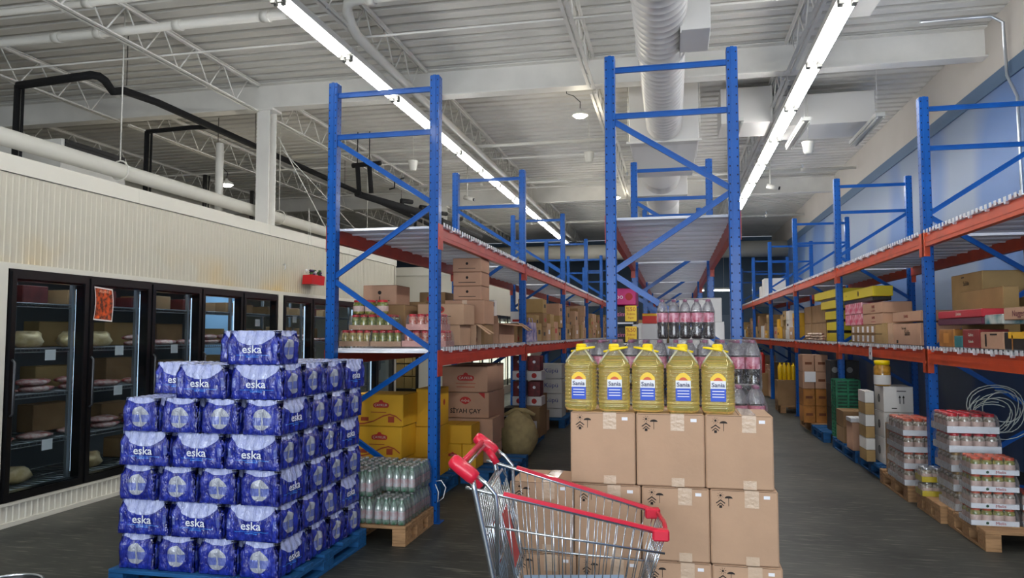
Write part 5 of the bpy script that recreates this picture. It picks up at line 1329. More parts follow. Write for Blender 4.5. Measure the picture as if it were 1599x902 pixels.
for x, s, z0 in ((.24, -1, .19), (.24, 1, .19), (.70, -1, .155), (.70, 1, .155)):
    y_ = s*(.26 if x < .5 else .18)
    w_ = MB().tube([(x+.02, y_-.012, .055), (x+.02, y_+.012, .055)], .055, 16).build('caster_wheel', M_black, t)
    MB().prism([(x-.01, y_-.018, z0-.01), (x+.03, y_-.018, z0-.01), (x+.028, y_-.018, .055), (x+.012, y_-.018, .055)], (0, .004, 0)).build('caster_fork', M_bolt, w_)
    MB().prism([(x-.01, y_+.014, z0-.01), (x+.03, y_+.014, z0-.01), (x+.028, y_+.014, .055), (x+.012, y_+.014, .055)], (0, .004, 0)).build('caster_fork', M_bolt, w_)
# dark basket rim just inside the lower left corner
t = thing('shopping_basket', 'dark round rimmed basket whose rim just shows at the lower left corner', 'basket', tuple((U(45, 894, Z=.27)-Vector((-.03, .16, 0))).xy)+(0,))
MB().lathe([(.10, 0), (.12, .01), (.15, .26)], 24).build('basket_tub', M_black, t); MB().tube([(.155*math.cos(a*PI/12), .155*math.sin(a*PI/12), .265) for a in range(24)], .008, 8, closed=True).build('rim', M_chrome, t)

# ================================================================== RIGHT RACK GOODS
def AB(label, px0, px1, pt, X, dx, zb, m=None, h=None, marks=(), pyb=None, cat='box', group=None, name='carton'):
    """box lying along the aisle: its aisle face stands at X between two image columns (left column is the farther end)"""
    pm = (pt+(pyb or pt+30))/2; y1 = U(px0, pm, X=X).y; y0 = U(px1, pm, X=X).y; z1 = zb+h if h else U((px0+px1)/2, pt, X=X).z
    for fy in (3.605, 7.21, 10.815, 14.42):      # keep clear of the rack frames
        if y0 < fy+.075 and y1 > fy-.075:
            if (y1+y0)/2 < fy: y1 = fy-.075
            else: y0 = fy+.075
    o = carton(label, X+dx/2, (y0+y1)/2, zb, dx, y1-y0-.006, z1-zb, m, 0, cat, group, None, name)
    for mk in marks: mark(o, dx, y1-y0-.006, z1-zb, *mk)
    return o
XA = 2.24
S1 = SH1+.001
M_org = mat('orange_carton', rgb(176, 116, 50), .6, noise=.3, scale=12); M_blk = M_dkbox
L_ = 'left'
# near bay, first shelf
AB('orange brown carton beside the nearest wall-side upright on the first shelf', 1466, 1490, 514, XA, .20, S1, M_org, None, [('rect', .5, .5, (.12, .08), mat('orange_print', rgb(206, 140, 60), .5), None, L_)])
AB('small teal carton between the orange and the maroon carton', 1490, 1503, 524, XA, .20, S1, M_teal)
AB('maroon carton with pale lettering on the first wall-side shelf', 1503, 1530, 514, XA, .20, S1, M_maroon, None, [('text', .5, .7, .035, M_cream, 'Gofret', L_, 1.0), ('text', .5, .35, .03, M_cream, 'Kakaolu', L_, 1.0)])
AB('kraft carton with a black tree print next to the maroon one', 1531, 1567, 518, XA, .20, S1, M_kraft2, None, [('rect', .25, .5, (.03, .09), M_ink, None, L_), ('rect', .6, .85, (.12, .012), M_ink, None, L_)])
o = AB('black and yellow carton at the right edge of the picture', 1568, 1640, 518, XA, .20, S1, M_blk, None, [('rect', .5, .82, (.5, .045), M_yellow, None, L_), ('rect', .2, .40, (.02, .10), M_org, None, L_)])
AB('long maroon crate on top of the orange and teal cartons', 1465, 1534, 500, XA, .20, 1.577, mat('plum_crate', rgb(86, 34, 56), .5), .052, [])
AB('red crate on top of the long maroon crate', 1465, 1534, 487, XA, .20, 1.632, mat('crate_red', rgb(176, 40, 52), .5), .062, [('text', .5, .5, .035, M_cream, 'Çikolata', L_, 1.0)])
AB('teal and white printed carton on the kraft carton with tree print', 1531, 1567, 503, XA+.02, .18, 1.575, mat('teal_white_carton', rgb(190, 196, 190), .5, noise=.8, scale=9, col2=rgb(24, 110, 120)), .07, [])
AB('kraft carton with dark red brush lettering at the right edge', 1568, 1640, 500, XA+.02, .18, 1.60, M_kraft2, .085, [('text', .35, .5, .06, mat('maroon_ink', rgb(96, 30, 50), .6), 'Nugger', L_, 1.0)])
AB('kraft carton, tall, standing at the back of the first wall-side shelf', 1486, 1550, 425, XA+.46, .36, S1, M_kraft4, None, [('text', .5, .86, .06, M_ink, 'Saldin', L_, 1.0), ('rect', .4, .95, (.07, .012), M_ink, None, L_)], pyb=500)
AB('kraft carton in front of the tall one, plain with small mark', 1500, 1567, 451, XA+.22, .11, S1, M_kraft4, None, [('rect', .2, .5, (.05, .02), M_ink, None, L_)], pyb=500)
AB('large olive carton under a brown lid near the right edge', 1532, 1640, 462, XA+.41, .40, 1.50, M_kraft4, None, [('text', .45, .5, .08, M_ink, 'Saldin', L_, 1.0)], pyb=510) if False else AB('large olive carton near the right edge behind the brush lettering carton', 1572, 1660, 462, XA+.42, .40, S1, M_kraft4, None, [('text', .45, .72, .08, M_ink, 'Saldin', L_, 1.0)], pyb=510)
# second bay
AB('kraft carton with bold black lettering just beyond the nearest wall-side upright', 1395, 1437, 505, XA, .44, S1, M_kraft2, None, [('text', .55, .55, .075, M_ink, 'Saldin', L_, 1.0), ('text', .42, .78, .035, M_ink, 'The Fresh', L_, 1.0), ('rect', .16, .14, (.06, .03), M_ink, None, L_)])
AB('narrow kraft carton on end next to the boldly lettered carton', 1386, 1394, 504, XA, .44, S1, M_kraft)
AB('kraft carton standing third from the nearest wall-side upright', 1376.5, 1385, 504, XA, .44, S1, M_kraft4)
for r in range(2):
    AB('small olive carton beside the white labelled ones, %s' % ('lower', 'upper')[r], 1359, 1370, 0, XA, .30, S1+.106*r, M_kraft4, .104, (), pyb=520)
    for i in range(5):
        a = 1322+i*7.4
        AB('small kraft carton with a white label, %s row, %s from the left' % (('lower', 'upper')[r], ORD[i]), a, a+7.2, 0, XA, .24, S1+.106*r, M_kraft3, .104, [('rect', .5, .5, (.09, .07), M_sticker, None, L_), ('rect', .5, .5, (.03, .05), mat('label_brown', rgb(110, 70, 50), .6), None, L_)], pyb=520, group='small cartons with white labels', name='small_carton')
for r in range(2):
    AB('kraft carton with dark red stamped word, on the small cartons, %s' % ('lower', 'upper')[r], 1340, 1371, 0, XA+.01, .30, S1+.214+.125*r, M_kraft2, .123, [('text', .55, .62, .045, M_maroon, 'TAMEK', L_, 1.0), ('rect', .55, .25, (.18, .008), M_maroon, None, L_)], pyb=490, group='stamped kraft cartons')
AB('kraft carton with dark stamped word lying on the narrow upended cartons', 1386, 1430, 0, XA+.02, .3, S1+.228, M_kraft2, .10, [('text', .5, .5, .045, M_maroon, 'TAMEK', L_, 1.0)], pyb=495)
AB('kraft carton with black stamp behind, high on the second wall-side bay', 1372, 1385, 474, XA+.42, .3, S1+.21, M_kraft4, None, [('rect', .5, .5, (.07, .03), M_ink, None, L_)], pyb=500)
for c in range(3):
    for r in range(2):
        AB('magenta carton with white swirls, %s row, %s from the left' % (('lower', 'upper')[r], ORD[c]), 1313+c*8.6, 1321+c*8.6, 0, XA+.02, .30, S1+.214+.140*r, mat('magenta_swirl', rgb(196, 34, 80), .5, noise=.9, scale=14, col2=rgb(226, 180, 190)), .138, (), pyb=490, group='magenta cartons', name='sweets_carton')
M_ytray = mat('yellow_tray', rgb(206, 186, 30), .5); M_gapdark = mat('gap_dark', rgb(40, 34, 30), .3, noise=.5, scale=30)  # second colour: darkness of the gaps between trays put into blocks
for k in range(5):
    zb = S1+.156*k
    a, b_ = ((1284, 1302), (1284, 1302), (1282, 1302), (1276, 1302), (1266, 1302))[k]
    AB('yellow fruit tray, %s level of the tray tower' % ('lowest', 'second', 'third', 'fourth', 'top')[k], a, b_, 0, XA, .4, zb, M_ytray, .118, (), pyb=490, name='fruit_tray', group='yellow trays')
    if k < 4: AB('dark block filling the gap above the yellow tray, %s level' % ('lowest', 'second', 'third', 'fourth')[k], a+1, b_-1, 0, XA+.02, .34, zb+.119, M_gapdark, .036, (), pyb=490, name='gap_block', group='dark gap blocks')
AB('long yellow tray with a black diamond mark right of the second upright', 1308, 1356, 0, XA+.03, .22, S1+.545, M_ytray, .12, [('disc', .55, .5, .035, M_ink, None, L_), ('disc', .12, .5, .012, M_ink, None, L_)], pyb=460, name='fruit_tray')
AB('dark block filling the gap under the long yellow tray', 1308, 1356, 0, XA+.04, .20, S1+.497, M_gapdark, .047, (), pyb=460, name='gap_block')  # added dark block for the dark strip under this tray
AB('white printed carton next to the yellow tray tower', 1294, 1302, 503, XA-.03, .02, S1, M_whitebox) if False else None
# third bay of the wall-side rack
AB('big brown carton on the first wall-side shelf, third bay, lower right', 1262, 1283, 0, XA+.12, .4, S1, M_kraft3, .28, (), pyb=510); AB('big brown carton on the first wall-side shelf, third bay, lower left', 1241, 1261, 0, XA+.12, .4, S1, M_kraft3, .28, (), pyb=510)
AB('big brown carton on the first wall-side shelf, third bay, upper right', 1262, 1283, 0, XA+.12, .4, S1+.283, M_kraft3, .30, (), pyb=480); AB('big brown carton on the first wall-side shelf, third bay, upper left', 1241, 1261, 0, XA+.12, .4, S1+.283, M_kraft3, .30, (), pyb=480)
r_ = random.Random(5)
M_pk = mat('snack_packets', rgb(206, 190, 170), .35, noise=.8, scale=18, col2=rgb(150, 60, 50))
pkm = [lump(.05, .12, .018, s, 10, 5).mesh('snack_packet', M_pk) for s in (20, 21)]
for k in range(14):
    a = k % 5; lv_ = k//5
    tag(add('snack_packet', pkm[k % 2], None, (XA-.0+.0, 12.15+.26*a+.05*lv_, S1+.001+.040*lv_), (0, 0, r_.uniform(-.15, .15))), 'pale snack packet in the heap before the big brown cartons, layer %s, %s from near' % (ORD[lv_], ORD[a]), 'packet', 'heap of snack packets')

# ---- procedural stock for the far bays: cartons stacked along the aisle
PAL = [M_kraft, M_kraft2, M_kraft3, M_kraft4, M_kraft3, M_kraft4]
cname = {M_kraft: 'tan', M_kraft2: 'pinkish brown', M_kraft3: 'dark brown', M_kraft4: 'olive brown', M_whitebox: 'white', M_dkbox: 'black', M_green: 'green', M_yellow: 'yellow', M_maroon: 'maroon'}
def stock(place, xf, sgn, y0, y1, z, maxz, seed, extra=(), grp=None):
    r = random.Random(seed); y = y0; k = 0
    while y < y1-.25:
        L = r.uniform(.30, .52); L = min(L, y1-y-.02)
        W = r.uniform(.32, .48); n = 0; zz = z; m = r.choice(PAL+list(extra)); lim = z+(maxz-z)*r.uniform(.45, 1.0); hh = r.uniform(.18, .32)
        while zz+hh < lim and n < 4:
            if r.random() < .25: m = r.choice(PAL+list(extra))
            x = xf+sgn*(W/2+r.uniform(.0, .04))
            mk = []
            o = carton('%s carton, %s, %s stack, %s up' % (cname[m], place, ORD[min(k, 11)], ORD[n]), x, y+L/2, zz, W, L-.02, hh, m, 0, group=grp or 'cartons, '+place)
            if r.random() < .5: mark(o, W, L-.02, hh, 'rect', .5, .5, (L*.4, hh*.25), r.choice((M_ink, M_redink, M_sticker)), None, 'left' if sgn > 0 else 'right')
            zz += hh+.001; n += 1
        y += L; k += 1
bays = {2: 'third bay', 3: 'fourth bay', 4: 'fifth bay', 5: 'sixth bay', 1: 'second bay'}
# cooler-side rack (its aisle side is on the right)
for bay in range(1, 5):
    ya = 5.736+bay*PT+.08; yb_ = ya+PT-.18
    stock('cooler-side rack shelf, %s' % bays[bay], -1.88, -1, ya+(.75 if bay == 1 else 0), yb_, SH1+.001, 2.2, 30+bay, (M_kraft4,))
    if bay > 1: stock('floor under cooler-side rack, %s' % bays[bay], -1.88, -1, ya, yb_, .001, 1.15, 40+bay, (M_whitebox,))
stock('floor under cooler-side rack, second bay', -1.88, -1, 10.65, 11.70, .001, 1.0, 46, (M_whitebox,))
# wall-side rack
for bay in range(3, 6):
    ya = 3.605+bay*PT+.08; yb_ = ya+PT-.18
    stock('wall-side rack shelf, %s' % bays[bay], 2.24, 1, ya, yb_, SH1+.001, 2.1, 50+bay, (M_whitebox, M_yellow))
    stock('floor under wall-side rack, %s' % bays[bay], 2.24, 1, ya+(1.2 if bay == 3 else 0), yb_, .001, 1.2, 60+bay, (M_maroon,))
# middle rack
for bay in range(0, 2):
    ya = 5.63+bay*PT+(2.6 if bay == 0 else .08); yb_ = 5.63+(bay+1)*PT-.1
    stock('middle rack shelf, %s' % (bays.get(bay, 'first bay')), -.46, 1, ya, yb_, SH1+.001, 1.95, 70+bay, (M_whitebox,))
    if False: stock('floor under middle rack, %s' % (bays.get(bay, 'first bay')), .46, -1, 5.63+bay*PT+.1, yb_, .001, 1.15, 80+bay, (M_whitebox, M_maroon))

# ---- floor level under the wall-side rack, near bays
pallet('bare wooden pallet nearest the camera under the wall-side rack', 2.10, 3.1, 5.78, 6.50)
pallet('wooden pallet under the white jar trays before the nearest wall-side upright', 2.06, 3.1, 6.54, 7.12)
pallet('wooden pallet just beyond the nearest wall-side upright', 2.04, 3.08, 7.30, 8.22)
pallet('blue pallet under the white cartons', 2.08, 3.1, 8.26, 9.3, M_bluewood); pallet('blue pallet under the brown cartons of the wall-side rack', 2.06, 3.05, 9.34, 10.6, M_bluewood)
for k in range(4):
    jar_tray('white tray of jars with red script lettering, %s of four in the front stack' % ('bottom', 'second', 'third', 'top')[k], 2.225+.004*k, 6.06, .141+.1195*k, 4, 3, .0365, .115, .036, M_traywhite, (M_pickle, M_mixj)[k % 2] if k < 3 else M_pickle, M_lidor, True, 'Melis')
for k in range(2):
    jar_tray('white jar tray beside the lettered tray stack, %s one' % ('lower', 'upper')[k], 2.56, 6.06, .141+.1195*k, 4, 3, .0365, .115, .036, M_traywhite, M_mixj, M_lidor, True, None)
for k in range(5):
    jar_tray('plain white tray of jars behind the lettered tray stack, %s of five' % ('bottom', 'second', 'third', 'fourth', 'top')[k], 2.30-.010*k, 6.56, .141+.149*k, 4, 4, .0435, .143, .052, M_traywhite, M_mixj, (M_lidgold, M_lidred)[k > 2], True)
for k in range(2):
    jar_tray('small yellow tray of grey lidded jars at the foot of the wall-side upright, %s' % ('lower', 'upper')[k], 2.02 if False else 2.13, 6.98, .141+.118*k, 2, 2, .042, .11, .045, M_ytray, M_mixj, M_bolt, True)
for k in range(4):
    jar_tray('tray of orange lidded jars just beyond the wall-side upright, %s of four' % ('bottom', 'second', 'third', 'top')[k], 2.17, 7.48, .141+.148*k, 3, 3, .045, .145, .05, M_traywhite, M_mixj, M_lidor, True)
    jar_tray('tray of orange lidded jars farther beyond the wall-side upright, %s of four' % ('bottom', 'second', 'third', 'top')[k], 2.19, 7.775, .141+.145*k, 3, 3, .047, .14, .05, M_traywhite, M_mixj, M_lidor, True)
AB('brown carton stack block behind the orange lidded jars', 1383, 1388, 660, 2.06, .5, .141, M_kraft3, None, (), pyb=735)
for k in range(3):
    o = FB('white carton with arrows, %s of the three high stack' % ('bottom', 'middle', 'top')[k], 1370+k*.6, 1417, 0, 8.42, .36, .141+.272*k, M_whitebox, .270, [('rect', .6, .82, (.09, .008), M_ink), ('rect', .35, .16, (.05, .008), M_ink), ('disc', .5, .5, .045, M_ink, None, 'left'), ('disc', .5, .5, .036, M_whitebox, None, 'left')], pyb=670, group='white cartons with arrows')
    b = MB()
    for dx in (-.018, .018): b.poly([(dx-.004, 0, -.045), (dx+.004, 0, -.045), (dx+.004, 0, .02), (dx-.004, 0, .02)]); b.poly([(dx-.012, 0, .018), (dx+.012, 0, .018), (dx, 0, .045)])
    b.build('printed_arrow', M_ink, o, (.03, -.1815, .135))
x = px_x(1378, 600, 8.5); t = thing('olive_bucket', 'clear jar with yellow lid and white label on the white cartons', 'jar', (x, 8.5, .141+.272*3), 0)
MB().lathe([(.075, 0), (.082, .01), (.082, .20), (.07, .215), (.07, .225)], 20).build('jar_body', mat('olive_fill', rgb(190, 140, 50), .2, noise=.4, scale=30, coat=.8), t); MB().lathe([(.077, .222), (.078, .262), (.07, .268)], 20).build('lid', M_yellowcap, t); MB().lathe([(.0832, .015), (.0832, .115)], 20, caps=False).build('paper_label', M_whitebox, t)
for k in range(6): carton('narrow pale tin carton beside the white cartons, %s from the floor' % ORD[k], px_x(1353, 650, 8.75), 8.75, .141+.125*k, .09, .3, .122, (M_kraft4, M_whitebox)[k % 2], group='narrow tin cartons')
FB('brown carton standing alone before the narrow tin cartons', 1331, 1352, 660, 9.35, .3, .141, M_kraft2)
FB('tan bowl shaped pack on the lone brown carton', 1329, 1351, 653, 9.36, .26, px_z(1342, 660, 9.35)+.002, M_traywhite)
for k in range(2): FB('brown carton pile before the green crates, %s' % ('lower', 'upper')[k], 1308, 1350, 0, 9.95, .4, .141+.2*k, M_kraft3, .198, [('rect', .3, .5, (.1, .04), M_ink)], pyb=660)
def crate(label, x, y, z, w_, d_, h_, m):
    t = thing('plastic_crate', label, 'crate', (x, y, z), 0, 'green plastic crates'); b = MB()
    for k in range(5): zz = h_*k/4.3; b.box(-w_/2, w_/2, -d_/2, -d_/2+.008, zz, zz+.018); b.box(-w_/2, w_/2, d_/2-.008, d_/2, zz, zz+.018); b.box(-w_/2, -w_/2+.008, -d_/2, d_/2, zz, zz+.018); b.box(w_/2-.008, w_/2, -d_/2, d_/2, zz, zz+.018)
    b.build('slatted_wall', m, t)
    for sx in (-1, 0, 1):
        for sy in (-1, 0, 1):
            if sx or sy: MB().box(sx*(w_/2-.01)-.012, sx*(w_/2-.01)+.012, sy*(d_/2-.01)-.012, sy*(d_/2-.01)+.012, 0, h_).build('corner_post', m, t)
    MB().box(-w_/2+.01, w_/2-.01, -d_/2+.01, d_/2-.01, 0, h_*.9).build('packed_bottles', mat('dark_green_fill', rgb(30, 84, 62), .4, noise=.6, scale=25), t)
pallet('blue pallet under the green crates', 2.02, 3.0, 11.0, 11.9, M_bluewood)
for k in range(4): crate('green plastic crate beside the second wall-side upright, %s from the floor' % ORD[k], 2.24, 10.78-.18, .001+.21*k if False else .142+.19*k, .30, .30, .185, M_green)
for j in range(2):
    for k in range(3): FB('black carton wrapped in film above and behind the green crates, %s, %s' % (('left', 'right')[j], ('lower', 'middle', 'upper')[k]), (1290, 1313)[j], (1311, 1334)[j], 0, 11.1, .35, .142+.33*k, M_dkbox, .328, [('disc', .3, .6, .04, mat('grey_print', rgb(120, 120, 120), .5))], pyb=600, group='black film wrapped cartons')
pallet('wooden pallet under the tall brown cartons', 2.05, 3.0, 12.0, 13.1)
for j in range(2):
    for k in range(4): FB('tan carton in the tall floor stack before the third wall-side upright, %s column, %s up' % (('left', 'right')[j], ORD[k]), (1247, 1266)[j], (1265, 1286)[j], 0, 12.1, .40, .142+.26*k, M_org if k < 2 else M_kraft2, .257, [('rect', .5, .5, (.10, .04), mat('brown_print', rgb(110, 60, 30), .6))], pyb=610, group='tall floor stack of tan cartons')
tag(MB().box(-.08, .08, -.004, 0, -.08, .08).build('paper_sheet', M_sticker, None, (px_x(1265, 588, 12.08), 12.08, px_z(1265, 588, 12.08))), 'white printed sheet taped to the tall floor stack of tan cartons', 'paper')
for i in range(4):
    x = px_x(1218+i*7, 590, 15.0); t = thing('oil_bottle', 'small yellow oil bottle far down the wall-side aisle, %s from the left' % ORD[i], 'bottle', (x, 15.0, .62), 0, 'small yellow oil bottles')
    MB().lathe([(.035, 0), (.04, .01), (.04, .24), (.03, .28), (.015, .30)], 12).build('bottle_body', mat('yellow_bottle', rgb(230, 190, 20), .3, coat=.6), t); MB().lathe([(.017, .298), (.017, .325)], 10).build('cap', M_yellowcap, t)
carton('brown carton carrying the small yellow oil bottles', px_x(1227, 600, 15.0), 15.05, .142, .34, .4, .477, M_kraft3); pallet('far wooden pallet under the small yellow oil bottles', 1.98, 2.9, 14.85, 15.6)
t = thing('fire_extinguisher', 'small red fire extinguisher far down the wall-side aisle', 'fire extinguisher', (px_x(1190, 600, 19), 19.0, .55), 0); MB().lathe([(.07, 0), (.08, .02), (.08, .42), (.03, .5)], 14).build('cylinder_body', M_redink, t); MB().tube([(0, 0, .5), (0, 0, .56), (.06, 0, .56)], .015, 6).build('valve_handle', M_black, t)
carton('brown carton under the fire extinguisher', px_x(1190, 600, 19), 19.0, .001, .3, .3, .547, M_kraft3)
# white card on the beam
p = U(1364, 553, X=2.19); t = thing('price_card', 'white card with a black mark hanging on the orange beam of the wall-side rack', 'card', (2.160, p.y, 1.22), 0)
MB().box(-.003, 0, -.06, .06, 0, .13).build('card', M_sticker, t); MB().disc((-.0035, 0, .065), .02, 'x', 12, -1).build('printed_mark', M_ink, t)
# coil of pale strapping
t = thing('strapping_coil', 'loose coil of pale strapping hanging on the wall-side rack brace at the picture edge', 'strapping', (2.62, 6.9, .85), 0); r_ = random.Random(2)
for k in range(9):
    cx, cz, R1 = r_.uniform(-.04, .05), r_.uniform(-.05, .06), r_.uniform(.13, .24); a0 = r_.uniform(0, 6); tl = r_.uniform(-.5, .5)
    MB().tube([(cx+R1*math.cos(a0+a*.3), .05*math.sin(a*.6+tl*4)+r_.uniform(-.004, .004), cz+R1*math.sin(a0+a*.3)*(.9+.1*tl)) for a in range(20)], .004, 5).build('strand', mat('pale_strap', rgb(196, 204, 196), .4), t)
# white tie hanging on the cooler-side upright, conduit on the right wall
tag(MB().tube([(0, 0, .12), (.05, -.02, .13), (.09, -.03, .08), (.07, -.03, 0), (.02, -.02, -.04), (.03, -.03, .04), (.0, -.02, .10)], .004, 5).build('tie_string', M_sticker, None, (-1.85, 5.66, .22)), 'white plastic string tied round the cooler-side upright near the floor', 'string')
pipe('wall_conduit', 'grey conduit coming down the right wall at the picture edge', [(XW-.9, 9.0, 5.05), (XW-.2, 8.95, 5.03), (XW-.08, 8.95, 4.95), (XW-.06, 8.95, 4.35), (XW-.05, 8.75, 4.05), (XW-.05, 8.70, 1.2)], .018, M_bolt, 'conduit', 8)
# pale cartons on the top deck of the far wall-side rack
for i, (yy, ww, hh) in enumerate(((19.5, .5, .45), (20.2, .4, .3))): carton('pale carton standing on top of the far wall-side rack deck, %s' % ('nearer', 'farther')[i], 2.5, yy, SH2+.001, .5, ww, hh, M_whitebox)
M_flag = mat('blue_white_print', rgb(40, 60, 150), .4, noise=.8, scale=10, col2=rgb(210, 190, 200))
for k, yy in enumerate((9.86, 10.06)):
    t = thing('gift_bag', 'blue and white printed bag just beyond the second cooler-side upright, %s one' % ('nearer', 'farther')[k], 'bag', (-1.93, yy, SH1+.002), 0, 'blue printed bags')
    b = MB(); b.prism([(-.08, -.09, 0), (.08, -.09, 0), (.06, -.09, .26), (-.06, -.09, .26)], (0, .18, 0)); b.build('bag_body', M_flag, t)
    MB().tube([(-.03, 0, .26), (-.02, 0, .32), (.02, 0, .32), (.03, 0, .26)], .005, 5).build('bag_handle', M_flag, t)
# every label keeps to sixteen words
for o in bpy.data.objects:
    if 'label' in o and len(o['label'].split()) > 16: print('LONG', len(o['label'].split()), o['label'])

